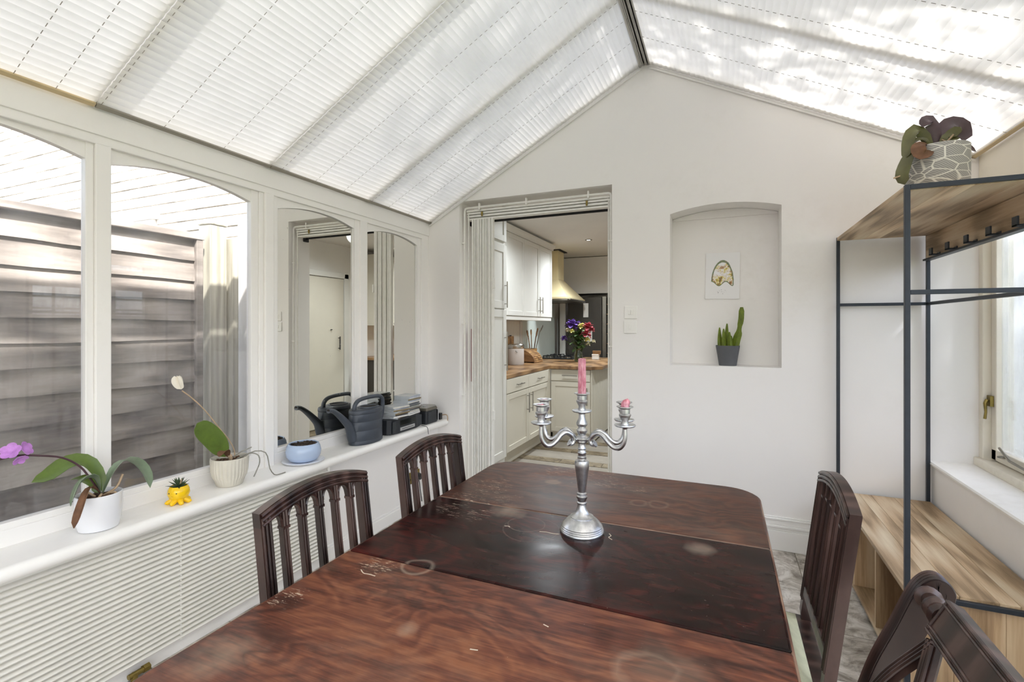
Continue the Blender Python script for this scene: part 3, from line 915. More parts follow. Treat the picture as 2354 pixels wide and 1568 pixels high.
base_unit(4.135, 4.692, 'cream base cabinet next to the tall larder, with drawer and door', 4.645)
base_unit(4.692, 5.318, 'cream base cabinet beside the corner post, with drawer and door', 4.745)
put(MB().box(KX0 + 0.2, 5.318, 0.0, FX + 0.012, 5.42, 0.845).build('corner_post', 'cabinet_base_paint', bevel=0.002), 'narrow cream corner post between the two cabinet runs', 'cabinet panel')
# return unit: faces the doorway
ru = thing('return_cabinet', 'cream cabinet facing the doorway with grooved side panel', 'cabinet')
MB().box(FX + 0.012, 5.43, 0.10, -1.365, 7.05, 0.845).build('carcass', 'cabinet_base_paint', ru)
def front_panel(parent, x0, x1, z0, z1, y, name, handle=None):
    m = MB(); g_ = 0.003; frm = 0.055
    m.box(x0 + g_, y - 0.012, z0 + g_, x1 - g_, y, z1 - g_)
    if z1 - z0 > 0.25:
        for (a, b, c, d) in ((x0 + g_, x0 + frm, z0 + g_, z1 - g_), (x1 - frm, x1 - g_, z0 + g_, z1 - g_), (x0 + frm, x1 - frm, z0 + g_, z0 + frm), (x0 + frm, x1 - frm, z1 - frm, z1 - g_)):
            m.box(a, y - 0.020, c, b, y - 0.010, d)
    else: m.box(x0 + g_, y - 0.020, z0 + g_, x1 - g_, y - 0.008, z1 - g_)
    d = m.build(name, 'cabinet_base_paint', parent, bevel=0.0015, seg=1)
    h = MB()
    if handle == 'h':
        c = (x0 + x1) / 2; z = (z0 + z1) / 2
        h.tube([(c - 0.09, y - 0.045, z), (c + 0.09, y - 0.045, z)], 0.006, 8)
        for k in (-0.07, 0.07): h.tube([(c + k, y - 0.045, z), (c + k, y - 0.015, z)], 0.004, 6)
        h.build('handle', 'steel', d, smooth=40)
    elif handle == 'v':
        x = x1 - 0.035; z = z1 - 0.16
        h.tube([(x, y - 0.045, z - 0.1), (x, y - 0.045, z + 0.1)], 0.006, 8)
        for k in (-0.07, 0.07): h.tube([(x, y - 0.045, z + k), (x, y - 0.015, z + k)], 0.004, 6)
        h.build('handle', 'steel', d, smooth=40)
front_panel(ru, FX + 0.016, -1.37, 0.115, 0.70, 5.43, 'door', 'v')
front_panel(ru, FX + 0.016, -1.37, 0.706, 0.842, 5.43, 'drawer', 'h')
MB().box(FX + 0.02, 5.47, 0, -1.40, 7.05, 0.10).build('plinth', 'cabinet_base_paint', ru)
for k in range(18):
    y0 = 5.42 + k * 0.09
    MB().box(-1.365, y0, 0.02, -1.352, y0 + 0.0865, 0.845).build('board', 'cabinet_base_paint', ru, bevel=0.003, seg=1)
# worktop, one L-shaped slab
wt = MB().prism([(KX0, 4.135), (-1.838, 4.135), (-1.838, 5.375), (-1.345, 5.375), (-1.25, 5.50), (-1.25, 7.05), (KX0, 7.05)], lambda a, b: (a, b, 0.846), lambda a, b: (a, b, 0.884))
put(wt.build('worktop', 'worktop_wood', bevel=0.004), 'L-shaped wooden worktop on the cream kitchen cabinets', 'worktop')
# wall cupboards
WX = -2.11
def wall_unit(y0, y1, label, hy):
    b = thing('wall_cupboard', label, 'cupboard', group='kitchen wall cupboards')
    MB().box(KX0 + 0.004, y0, 1.452, WX, y1, 2.352).build('carcass', 'cabinet_paint', b)
    panel_door(b, y0, y1, 1.455, 2.35, x=WX, handle=hy, hz=1.60, hlen=0.2)
wall_unit(4.14, 4.70, 'white wall cupboard hidden behind the tall larder', None)
wall_unit(4.70, 5.212, 'white wall cupboard nearest the larder, without a visible handle', None)
wall_unit(5.212, 5.718, 'white wall cupboard in the middle of the run with steel bar handle', 5.67)
wall_unit(5.718, 6.20, 'white wall cupboard beside the cream cooker hood', 5.765)
cp = [(KX0, 2.352), (WX + 0.022, 2.352), (WX + 0.024, 2.368), (WX + 0.05, 2.395), (WX + 0.056, 2.418), (KX0, 2.418)]
put(MB().prism(cp, lambda a, b: (a, 4.14, b), lambda a, b: (a, 6.25, b)).build('cornice_moulding', 'cabinet_paint'), 'white cornice moulding along the top of the wall cupboards', 'moulding')
put(MB().box(WX - 0.02, 4.14, 1.408, WX + 0.012, 6.19, 1.452).build('light_pelmet', 'cabinet_paint', bevel=0.004), 'white pelmet strip under the wall cupboards', 'moulding')
# splash backs
pb = thing('panelled_splashback', 'white grooved board splashback behind the canister', 'splashback')
for k in range(21):
    y0 = 4.141 + k * 0.085
    MB().box(KX0 + 0.003, y0, 0.885, KX0 + 0.014, y0 + 0.082, 1.407).build('board', 'cabinet_paint', pb, bevel=0.003, seg=1)
put(MB().box(KX0 + 0.003, 5.93, 0.885, KX0 + 0.03, 6.0, 1.407).build('splashback_post', 'cabinet_paint', bevel=0.003), 'white upright strip between board and glass splashback', 'strip')
plain('glass_back', 'D9E2DC', 0.3, var=0.02)
put(MB().box(KX0 + 0.003, 6.002, 0.885, KX0 + 0.014, 7.38, 1.69).build('glass_splashback', 'glass_back', bevel=0.002), 'pale green glass splashback behind the hob', 'splashback')
put(MB().box(-2.36, 7.38, 0.0, -2.28, 7.44, 1.80).build('side_upright', 'cabinet_paint', bevel=0.003), 'narrow white upright panel between hob and dark fridge', 'panel')
# hob
hb = thing('hob', 'black gas hob set in the wooden worktop under the hood', 'hob')
MB().box(-2.36, 6.40, 0.884, -1.86, 7.02, 0.896).build('hob_plate', 'black_plastic', hb, bevel=0.003)
for (x, y) in ((-2.23, 6.55), (-1.98, 6.55), (-2.23, 6.86), (-1.98, 6.86)):
    MB().lathe([(0.045, 0.896), (0.045, 0.912), (0.02, 0.915)], (x, y, 0), 16).build('burner', 'steel', hb, smooth=40)
    m = MB()
    for t in range(4):
        a = PI / 4 + t * PI / 2
        m.bar((x + 0.02 * math.cos(a), y + 0.02 * math.sin(a), 0.925), (x + 0.11 * math.cos(a), y + 0.11 * math.sin(a), 0.925), 0.01, 0.012)
        m.bar((x + 0.11 * math.cos(a), y + 0.11 * math.sin(a), 0.896), (x + 0.11 * math.cos(a), y + 0.11 * math.sin(a), 0.931), 0.01, 0.01)
    m.build('pan_support', 'black_iron', hb)
# cooker hood
plain('cream_enamel', 'D9C9A0', 0.35, var=0.03)
hd = thing('cooker_hood', 'cream chimney cooker hood over the hob', 'cooker hood')
MB().box(KX0, 6.74, 2.02, -2.18, 7.02, 2.44).build('chimney', 'cream_enamel', hd, bevel=0.004)
c0 = [(KX0, 6.40), (-1.95, 6.40), (-1.95, 7.33), (KX0, 7.33)]
c1 = [(KX0, 6.74), (-2.18, 6.74), (-2.18, 7.02), (KX0, 7.02)]
m = MB(); m.add([(a, b, 1.745) for a, b in c0] + [(a, b, 2.02) for a, b in c1], [(0, 1, 5, 4), (1, 2, 6, 5), (2, 3, 7, 6), (3, 0, 4, 7), (4, 5, 6, 7), (3, 2, 1, 0)])
m.build('canopy', 'cream_enamel', hd)
MB().box(KX0, 6.39, 1.715, -1.94, 7.34, 1.747).build('rim', 'cream_enamel', hd, bevel=0.004)
MB().box(KX0, 6.395, 1.695, -1.935, 7.335, 1.716).build('filter_tray', 'steel', hd, bevel=0.003)
MB().tube([(-1.92, 6.45, 1.715), (-1.92, 7.28, 1.715)], 0.01, 8).build('rail', 'chrome', hd, smooth=40)
MB().box(KX0 + 0.01, 6.70, 2.438, -2.14, 7.06, 2.449).build('collar', 'dark_gap', hd)
# fridge with papers
plain('fridge_grey', '4B4742', 0.35, 0.4, var=0.06)
fg = thing('fridge', 'dark grey fridge at the far end of the kitchen', 'fridge')
MB().box(-2.26, 7.52, 0.02, -1.70, 8.12, 1.80).build('body', 'fridge_grey', fg, bevel=0.01)
MB().box(-2.255, 7.47, 0.62, -1.71, 7.52, 1.795).build('door', 'fridge_grey', fg, bevel=0.01)
MB().box(-2.255, 7.47, 0.03, -1.71, 7.52, 0.61).build('door', 'fridge_grey', fg, bevel=0.01)
MB().box(-1.70, 7.46, 0.02, -1.64, 8.12, 1.80).build('side_trim', 'steel', fg, bevel=0.004)
plain('paper', 'DDD9D2', 0.8, var=0.05)
put(MB().box(-2.00, 7.462, 1.48, -1.92, 7.468, 1.70).build('paper_note', 'paper'), 'long white paper note stuck high on the fridge', 'paper')
put(MB().box(-2.02, 7.462, 1.10, -1.86, 7.468, 1.33).build('paper_sheet', 'paper'), 'white drawing sheet stuck on the fridge behind the flowers', 'paper')
put(MB().box(-2.4, 7.60, 1.86, KX1 - 1.2, 8.49, 2.44).build('top_cupboard', 'kitchen_wall', bevel=0.003), 'plain pale boxed cupboard above the dark fridge', 'cupboard')
sh = thing('spice_rack', 'narrow dark rack of small jars beside the fridge', 'rack')
MB().box(-1.62, 7.5, 0.0, -1.50, 7.62, 1.78).build('back_panel', 'dark_gap', sh)
for k in range(6):
    MB().box(-1.62, 7.42, 0.92 + k * 0.15, -1.50, 7.5, 0.93 + k * 0.15).build('shelf', 'board_wood', sh)
for k in range(5):
    j = thing('spice_jar', 'small pale jar on shelf %s of the narrow rack' % ('one', 'two', 'three', 'four', 'five')[k], 'jar', (-1.56, 7.455, 0.932 + k * 0.15), group='spice jars')
    MB().lathe([(0.02, 0), (0.024, 0.005), (0.024, 0.07), (0.018, 0.08)], (0, 0, 0), 12).build('glass', ('paper', 'board_wood', 'cream_enamel', 'paper', 'board_wood')[k], j, smooth=40)
    MB().lathe([(0.02, 0.08), (0.02, 0.095)], (0, 0, 0), 12).build('lid', 'steel', j, smooth=40)
# worktop goods
cn = thing('storage_canister', 'grey white lidded canister on the wooden worktop', 'canister', (-2.26, 5.36, 0.884))
plain('canister_grey', 'CFC9C6', 0.4)
MB().lathe([(0.092, 0), (0.096, 0.006), (0.096, 0.19), (0.092, 0.192)], n=32).build('body', 'canister_grey', cn, smooth=40)
MB().lathe([(0.097, 0.192), (0.099, 0.196), (0.099, 0.235), (0.09, 0.245), (0.0, 0.248)], n=32).build('lid', 'chrome', cn, smooth=40)
MB().tube([(0.035, -0.092, 0.165), (0.045, -0.104, 0.155), (0.055, -0.088, 0.15)], 0.004, 6).build('clasp', 'steel', cn, smooth=40)
bb = thing('bread_bin', 'curved wooden roll top bread bin on the worktop', 'bread bin', (-2.28, 5.80, 0.884))
prof = [(-0.13, 0.0), (0.15, 0.0)] + [(0.15 - 0.22 * (1 - math.cos(a * PI / 20)), 0.165 * math.sin(a * PI / 20)) for a in range(0, 11)] + [(-0.13, 0.165)]
for y in (-0.15, 0.135):
    MB().prism(prof, lambda a, b: (a, y, b), lambda a, b: (a, y + 0.015, b)).build('end_panel', 'board_wood', bb, bevel=0.002)
for a in range(0, 10):
    p = [(0.145 - 0.215 * (1 - math.cos(t * PI / 20)), 0.16 * math.sin(t * PI / 20)) for t in (a + 0.06, a + 0.94)]
    MB().bar((p[0][0], -0.005, p[0][1] + 0.002), (p[1][0], -0.005, p[1][1] + 0.002), 0.275, 0.010).build('slat', 'board_wood', bb, bevel=0.002)
MB().box(-0.13, -0.15, 0.0, 0.14, 0.15, 0.012).build('base', 'board_wood', bb)
MB().lathe([(0.006, 0), (0.012, 0.012), (0.0, 0.018)], (0.15, 0, 0.05), 10).build('knob', 'board_wood', bb, smooth=40)
kb = thing('chopping_board', 'thick wooden chopping board leaning behind the canister', 'chopping board', (-2.41, 5.62, 0.885))
MB().box(-0.03, -0.26, 0, 0.006, 0.02, 0.33).build('board', 'board_wood', kb, bevel=0.006)
for k, y in enumerate((-0.22, -0.05)):
    MB().lathe([(0.004, 0.0), (0.014, 0.006), (0.014, 0.012)], (-0.012, y, 0.33), 10).build('foot_pad', 'black_plastic', kb, smooth=40)
up = thing('utensil_pot', 'wooden utensil holder with spoons behind the bread bin', 'utensil holder', (-2.33, 6.08, 0.884))
MB().lathe([(0.05, 0), (0.06, 0.01), (0.068, 0.16), (0.06, 0.16), (0.05, 0.02)], n=20).build('pot', 'board_wood', up, smooth=40)
for k, (dx, dy, h, mt) in enumerate(((0.05, 0.03, 0.36, 'board_wood'), (0.02, 0.09, 0.32, 'board_wood'), (-0.02, -0.09, 0.33, 'board_wood'), (0.07, 0.12, 0.40, 'steel'), (0.0, -0.03, 0.34, 'board_wood'))):
    u_ = MB().tube([(dx * 0.2, dy * 0.2, 0.03), (dx, dy, h)], [0.006, 0.006], 8)
    u_.tube([(dx, dy, h - 0.02), (dx * 1.15, dy * 1.15, h + 0.02), (dx * 1.3, dy * 1.3, h + 0.06), (dx * 1.35, dy * 1.35, h + 0.075)], [0.006, 0.022, 0.024, 0.006], 8, flat=0.3, up=(1, 0, 0))
    u_.build('spoon', mt, up, smooth=50)
for k, (x, y, w_, h, mt, lb) in enumerate(((-1.60, 6.62, 0.09, 0.07, 'paper', 'small white carton on the worktop beside the vase'), (-1.585, 6.62, 0.10, 0.045, 'board_wood', 'small tan box stacked on the white carton'))):
    o = thing('small_box', lb, 'box', (x, y, 0.884 + (0.07 if k else 0)))
    MB().box(-w_ / 2, -0.03, 0, w_ / 2, 0.03, h).build('carton', mt, o, bevel=0.003)
    MB().box(-w_ / 2 - 0.002, -0.032, h * 0.75, w_ / 2 + 0.002, 0.032, h + 0.002).build('lid', mt, o, bevel=0.002)
# vase of flowers
vz = thing('flower_vase', 'glass vase of mixed purple, yellow and red flowers on the worktop', 'flowers', (-1.69, 6.07, 0.884))
MB().lathe([(0.04, 0), (0.052, 0.01), (0.058, 0.07), (0.045, 0.13), (0.04, 0.15), (0.052, 0.175), (0.048, 0.175), (0.037, 0.15), (0.05, 0.07), (0.045, 0.014), (0.0, 0.012)], n=24).build('vase', 'vase_glass', vz, smooth=50)
plain('stem_green', '3C5426', 0.6, var=0.2)
plain('petal_purple', '5A3A8C', 0.6, var=0.25, vscale=60)
plain('petal_yellow', 'D8CF7A', 0.6, var=0.15, vscale=60)
plain('petal_red', 'A33A45', 0.6, var=0.25, vscale=60)
plain('petal_cream', 'D9D3B4', 0.6, var=0.1, vscale=60)
fr_ = random.Random(3)
heads = [((-0.09, 0.0, 0.46), 'petal_purple', 0.095), ((-0.03, 0.05, 0.45), 'petal_purple', 0.08), ((-0.20, 0.02, 0.29), 'petal_purple', 0.05), ((0.04, 0.0, 0.44), 'petal_yellow', 0.065), ((-0.07, -0.06, 0.385), 'petal_yellow', 0.04), ((-0.15, 0.04, 0.40), 'petal_cream', 0.045),
         ((0.12, 0.0, 0.43), 'petal_red', 0.085), ((0.16, 0.03, 0.41), 'petal_red', 0.05), ((0.11, -0.05, 0.345), 'petal_red', 0.08), ((0.12, -0.03, 0.28), 'petal_yellow', 0.045), ((0.19, 0.02, 0.26), 'petal_cream', 0.03), ((0.11, 0.05, 0.22), 'petal_cream', 0.035)]
for (c, mt, r) in heads:
    MB().tube(bez([(c[0] * 0.1, c[1] * 0.1, 0.02), (c[0] * 0.3, c[1] * 0.3, 0.17), (c[0], c[1], c[2])], 8), 0.004, 6).build('stem', 'stem_green', vz, smooth=50)
    m = MB()
    for k in range(14):
        a = k * 2.4; el = -0.6 + 1.9 * k / 14
        d = Vector((math.cos(a) * math.cos(el), math.sin(a) * math.cos(el), math.sin(el)))
        s_ = d.cross(Vector((0, 0, 1))).normalized()
        p = Vector(c)
        leaf(m, [p, p + d * r * 0.5 + Vector((0, 0, r * 0.15)), p + d * r], r * 0.38, s_, 0.3, 0.002, 6, 0.2)
    m.build('blossom', mt, vz, smooth=60)
m = MB()
for k in range(60):
    a = fr_.uniform(0, 2 * PI); rr = fr_.uniform(0.06, 0.17); z = fr_.uniform(0.20, 0.44)
    d = Vector((math.cos(a), math.sin(a), fr_.uniform(-0.2, 0.5)))
    p = Vector((0, 0, z - 0.06))
    leaf(m, [p, p + d * rr * 0.6 + Vector((0, 0, 0.03)), p + d * rr], 0.022, d.cross(Vector((0, 0, 1))), 0.2, 0.0015, 6)
put(m.build('foliage', 'stem_green', vz, smooth=60), kind='stuff')
# right side of the kitchen, seen only in the mirrors
kd = thing('door_2', 'plain white boarded door reflected in the first mirror', 'door', kind='structure')
MB().box(KX1 - 0.03, 4.42, 0.01, KX1, 5.26, 1.985).build('door_leaf', 'cabinet_base_paint', kd, bevel=0.003)
MB().box(KX1 - 0.04, 5.27, 0, KX1, 5.35, 2.06).box(KX1 - 0.04, 4.33, 0, KX1, 4.41, 2.06).box(KX1 - 0.04, 4.33, 1.995, KX1, 5.35, 2.07).build('architrave', 'cabinet_paint', kd, bevel=0.004)
MB().tube([(KX1 - 0.06, 5.16, 1.02), (KX1 - 0.06, 5.16, 1.20)], 0.007, 8).tube([(KX1 - 0.03, 5.16, 1.04), (KX1 - 0.06, 5.16, 1.04)], 0.005, 6).tube([(KX1 - 0.03, 5.16, 1.18), (KX1 - 0.06, 5.16, 1.18)], 0.005, 6).build('handle', 'black_iron', kd, smooth=40)
MB().lathe([(0.012, 0), (0.012, 0.01)], (KX1 - 0.045, 5.02, 1.29), 10).build('peg', 'black_iron', kd)
rc = thing('reflected_cupboard', 'pale wall cupboard over a dark counter, seen in the corner mirror', 'cupboard')
MB().box(KX1 - 0.33, 5.55, 1.40, KX1 - 0.004, 7.6, 2.30).build('carcass', 'cabinet_base_paint', rc)
MB().box(KX1 - 0.36, 5.55, 2.30, KX1 - 0.004, 7.6, 2.36).build('cornice', 'cabinet_base_paint', rc)
MB().box(KX1 - 0.35, 5.55, 1.35, KX1 - 0.004, 7.6, 1.40).build('pelmet', 'cabinet_base_paint', rc)
rw = thing('reflected_counter', 'dark counter with wooden top, seen low in the corner mirror', 'counter')
MB().box(KX1 - 0.6, 5.55, 0, KX1 - 0.004, 7.6, 0.86).build('carcass', 'fridge_grey', rw)
MB().box(KX1 - 0.62, 5.53, 0.86, KX1 - 0.004, 7.62, 0.895).build('counter_top', 'worktop_wood', rw, bevel=0.003)
plain('lime_green', 'B7C22A', 0.5)
ls = thing('step_ladder', 'lime green folding step ladder reflected in the corner mirror', 'step ladder', (KX1 - 0.72, 5.75, 0))
MB().bar((0, 0.0, 0.0), (0, 0.28, 0.72), 0.05, 0.03).build('rail', 'lime_green', ls, bevel=0.004)
MB().bar((-0.3, 0.0, 0.0), (-0.3, 0.28, 0.72), 0.05, 0.03).build('rail', 'lime_green', ls, bevel=0.004)
for k in range(3):
    MB().box(-0.3, 0.05 + 0.08 * k, 0.17 + 0.21 * k, 0, 0.15 + 0.08 * k, 0.19 + 0.21 * k).build('tread', 'black_plastic', ls, bevel=0.003)

# ------------------------------------------------------------------ outside, left: fence, post, painted brick wall
struct(MB().box(-7.5, YF - 4, -0.25, -2.32, 2.3, -0.15), 'ground_left', 'paving', 'grey paving of the side passage outside the left windows', 'ground')
fe = thing('lap_fence', 'weathered grey lap fence panel outside the left windows', 'fence', (-2.95, 0, 0))
fy0, fy1 = 0.18, 1.975
zs = [1.735, 1.612, 1.494, 1.378, 1.262, 1.145, 1.012, 0.88, 0.745, 0.61, 0.48, 0.35, 0.22, 0.09]
for k, z in enumerate(zs):
    m = MB()
    grid = []
    n = 16
    ph = rng.uniform(0, 20)
    pr = []
    for i in range(n + 1):
        y = fy0 + (fy1 - fy0) * i / n
        wv = 0.012 * mnoise.noise(Vector((ph, y * 1.3, z))) + 0.004 * mnoise.noise(Vector((ph, y * 6, z)))
        pr.append([(0.004, y, z + 0.16), (0.014, y, z + 0.16), (0.032, y, z + wv), (0.022, y, z + wv)])
    b = len(m.v)
    for r_ in pr: m.v += r_
    for i in range(n):
        for q in range(4):
            m.f.append((b + i * 4 + q, b + i * 4 + (q + 1) % 4, b + (i + 1) * 4 + (q + 1) % 4, b + (i + 1) * 4 + q))
    m.f.append((b, b + 1, b + 2, b + 3)); m.f.append((b + n * 4 + 3, b + n * 4 + 2, b + n * 4 + 1, b + n * 4))
    m.build('board', 'fence_wood', fe)
MB().box(-0.02, fy0, 1.862, 0.055, fy1 + 0.01, 1.900).build('cap_rail', 'fence_wood', fe, bevel=0.004)
MB().box(-0.01, fy0, 1.79, 0.01, fy1, 1.865).build('top_batten', 'fence_wood', fe)
for (a, b, x) in ((fy1 - 0.035, fy1 + 0.005, 0.05), (fy0, fy0 + 0.04, 0.05)):
    MB().box(-0.03, a, -0.1, x, b, 1.86).build('end_batten', 'fence_wood', fe, bevel=0.003)
MB().box(-0.045, 0.9, -0.1, -0.002, 0.94, 1.86).build('back_batten', 'fence_wood', fe)
# far end gap filled by the neighbour panel towards the camera
f2 = thing('lap_fence', 'second weathered lap fence panel reaching past the picture edge', 'fence', (-2.95, 0, 0))
for k, z in enumerate(zs):
    MB().prism([(0.004, z + 0.16), (0.014, z + 0.16), (0.032, z), (0.022, z)], lambda a, b: (a, -1.8, b), lambda a, b: (a, 0.04, b)).build('board', 'fence_wood', f2)
MB().box(-0.02, -1.8, 1.862, 0.055, 0.045, 1.900).build('cap_rail', 'fence_wood', f2, bevel=0.004)
for nm, y, lb in (('a', 2.075, 'thick greenish timber fence post standing before the brick wall'), ('b', 0.11, 'square timber fence post between the two lap panels')):
    p = thing('fence_post', lb, 'post', (-2.95, y, -0.2))
    MB().box(-0.055, -0.055, 0, 0.055, 0.055, 2.17).build('post', 'post_wood', p, bevel=0.006)
    MB().box(-0.06, -0.06, 2.17, 0.06, 0.06, 2.19).build('post_cap', 'post_wood', p, bevel=0.006)
put(MB().box(-2.935, 2.145, -0.2, -2.86, 2.185, 1.9).build('fence_batten', 'post_wood', bevel=0.004), 'slim upright batten beside the thick fence post', 'batten')
bw = struct(MB().box(-7.2, 2.31, -0.2, -2.30, 2.5, 5.0), 'wall_brick', 'mortar', 'white painted brick house wall above the fence outside', 'wall')
brk = None
BL, BH = 0.225, 0.075
rest = MB()
nb = 0
for r_ in range(-2, 62):
    z = r_ * BH
    for c_ in range(0, 22):
        x = -2.32 - BL * (c_ + 1) - (BL / 2 if r_ % 2 else 0)
        if x < -7.2: continue
        near = (x > -4.7 and 1.90 < z < 3.13) or (x <= -4.7 and x > -6.3 and 2.32 < z < 3.45)
        jx, jy = rng.uniform(-0.003, 0.003), rng.uniform(-0.003, 0.004)
        if not near or nb >= 300:
            rest.box(x + 0.005 + jx, 2.297 + jy, z + 0.005, x + BL - 0.005 + jx, 2.33, z + BH - 0.005)
            continue
        nb += 1
        if not brk:
            brk = MB().box(0.005, -0.013, 0.005, BL - 0.005, 0.02, BH - 0.005).build('brick', 'white_brick', bw, loc=(x, 2.31, z))
        else:
            inst(brk, 'brick', bw, (x + jx, 2.31 + jy, z))
put(rest.build('brick_remainder', 'white_brick', bw), kind='stuff')
struct(MB().box(-2.98, 2.27, -0.2, -2.30, 2.312, 2.02), 'wall_render', 'shaded_render', 'cement render low on the brick wall by the window, greyed as in roof shade', 'wall')  # shadow of the sun room on this wall is painted as the grey tone
ln = thing('brick_wall_window', 'white window head set in the brick wall above the fence', 'window frame', (0, 0, 0))
MB().box(-5.3, 2.26, 2.14, -3.86, 2.33, 2.20).build('head', 'frame_paint', ln, bevel=0.004)
MB().box(-5.3, 2.275, 1.2, -3.90, 2.32, 2.14).build('sash', 'frame_paint', ln, bevel=0.004)
# outside, right: fence and trees
struct(MB().box(1.42, YF - 6, -0.25, 9, 12, -0.15), 'ground_right', 'grass_green', 'lawn outside the right window', 'ground')
rf_ = thing('garden_fence', 'pale boarded garden fence with trellis outside the right window', 'fence', (2.45, 0, -0.15))
for k in range(46):
    y = 1.6 + k * 0.145
    MB().box(0, y, 0, 0.02, y + 0.135, 1.62).build('board', 'post_wood', rf_)
for y in (1.6, 3.5, 5.4, 7.3):
    MB().box(-0.03, y - 0.05, 0, 0.07, y + 0.05, 2.0).build('post', 'post_wood', rf_)
for k in range(3):
    MB().box(-0.02, 1.6, 1.68 + 0.13 * k, 0.0, 8.2, 1.70 + 0.13 * k).build('trellis_slat', 'post_wood', rf_)
def leaves(name, parent, mat, pts, size, seed):
    r_ = random.Random(seed); m = MB()
    for p in pts:
        d = Vector((r_.gauss(0, 1), r_.gauss(0, 1), r_.gauss(0, 0.5))).normalized()
        s_ = d.cross(Vector((r_.gauss(0, 1), r_.gauss(0, 1), r_.gauss(0, 1)))).normalized()
        k = size * r_.uniform(0.7, 1.3)
        p = Vector(p)
        m.add([p, p + d * k * 0.5 + s_ * k * 0.27, p + d * k, p + d * k * 0.5 - s_ * k * 0.27], [(0, 1, 2), (0, 2, 3)])
    o = m.build(name, mat, parent)
    return put(o, kind='stuff')
def leaf_mat(name, h, h2):
    g = G(name)
    f = g.noise(g.coords(), 3.0, 3)
    c = g.ramp(f, [(0.35, lin(h)), (0.65, lin(h2))])
    d = g.n('ShaderNodeBsdfDiffuse', i_Color=c); t = g.n('ShaderNodeBsdfTranslucent', i_Color=c)
    mx = g.n('ShaderNodeMixShader', i_0=0.4)
    g.t.links.new(d.outputs[0], mx.inputs[1]); g.t.links.new(t.outputs[0], mx.inputs[2])
    g.done(mx)
leaf_mat('tree_leaf', '6C8A2E', 'A6BE5A')
plain('bark', '5C4B3A', 0.9, var=0.3, vscale=12, bump=0.5)
def tree(label, base, crown, rad, n, seed, size=0.12, clumps=26):
    r_ = random.Random(seed)
    t = thing('garden_tree', label, 'tree', base)
    c = Vector(crown) - Vector(base)
    m = MB().tube(bez([(0, 0, 0), (c.x * 0.15, c.y * 0.1, c.z * 0.45), (c.x * 0.6, c.y * 0.6, c.z * 0.85), tuple(c)], 10), [0.16 - 0.012 * k for k in range(11)][:10] + [0.03], 8)
    pts = []
    for k in range(clumps):
        while True:
            q = Vector((r_.uniform(-1, 1), r_.uniform(-1, 1), r_.uniform(-1, 1)))
            if q.length < 1: break
        q = Vector((q.x * rad[0], q.y * rad[1], q.z * rad[2]))
        m.tube([tuple(c * 0.9), tuple(c * 0.95 + q * 0.5), tuple(c + q)], [0.03, 0.018, 0.006], 5)
        for _ in range(n // clumps):
            pts.append(c + q + Vector((r_.gauss(0, 0.24), r_.gauss(0, 0.20), r_.gauss(0, 0.18))))
    m.build('trunk', 'bark', t, smooth=60)
    leaves('foliage', t, 'tree_leaf', pts, size, seed)
tree('leafy garden tree leaning over the far end of the glass roof', (3.0, 0.9, -0.15), (1.35, 1.45, 5.2), (1.7, 0.75, 0.55), 1900, 5)
tree('bushy garden tree shading the right window', (5.6, -0.9, -0.15), (3.9, 0.75, 4.9), (0.9, 0.9, 0.8), 5200, 9, clumps=60)
tree('pale green garden tree seen through the top of the right window', (3.6, 6.9, -0.15), (3.3, 6.9, 2.75), (0.9, 1.2, 0.7), 2200, 12)
# ------------------------------------------------------------------ dining table
TB = thing('dining_table', 'worn mahogany dining table with a darker middle leaf', 'table', (-0.395, 1.21, 0))
tx0, tx1 = -0.92 + 0.395, 0.12 + 0.395
ty0, tj0, tj1, ty1 = 0.42 - 1.21, 1.028 - 1.21, 1.480 - 1.21, 2.00 - 1.21
def leaf_poly(y0, y1, r0, r1):
    pts = []
    def corner(cx, cy, r, a0):
        for k in range(9):
            a = R(a0 + 90 * k / 8)
            pts.append((cx + r * math.cos(a), cy + r * math.sin(a)))
    if r0: corner(tx0 + r0, y0 + r0, r0, 180); corner(tx1 - r0, y0 + r0, r0, 270)
    else: pts.extend([(tx0, y0), (tx1, y0)])
    if r1: corner(tx1 - r1, y1 - r1, r1, 0); corner(tx0 + r1, y1 - r1, r1, 90)
    else: pts.extend([(tx1, y1), (tx0, y1)])
    return pts
def inset(poly, d):
    c = Vector((sum(p[0] for p in poly) / len(poly), sum(p[1] for p in poly) / len(poly)))
    out = []
    for (x, y) in poly:
        out.append((x, y))
    return out
for (y0, y1, r0, r1, mt, lb) in ((tj1 + 0.001, ty1, 0, 0.11, 'leaf_far_wood', 'scuffed brown end leaf with rounded corners'), (tj0 + 0.001, tj1 - 0.001, 0, 0, 'leaf_middle_wood', 'glossy dark red middle leaf'), (ty0, tj0 - 0.001, 0.11, 0, 'leaf_near_wood', 'reddish brown end leaf nearest the camera')):
    po = leaf_poly(y0, y1, r0, r1)
    o = MB().prism(po, lambda a, b: (a, b, 0.716), lambda a, b: (a, b, 0.740)).build('table_leaf', mt, TB, bevel=0.006, seg=3)
    o['label'] = lb
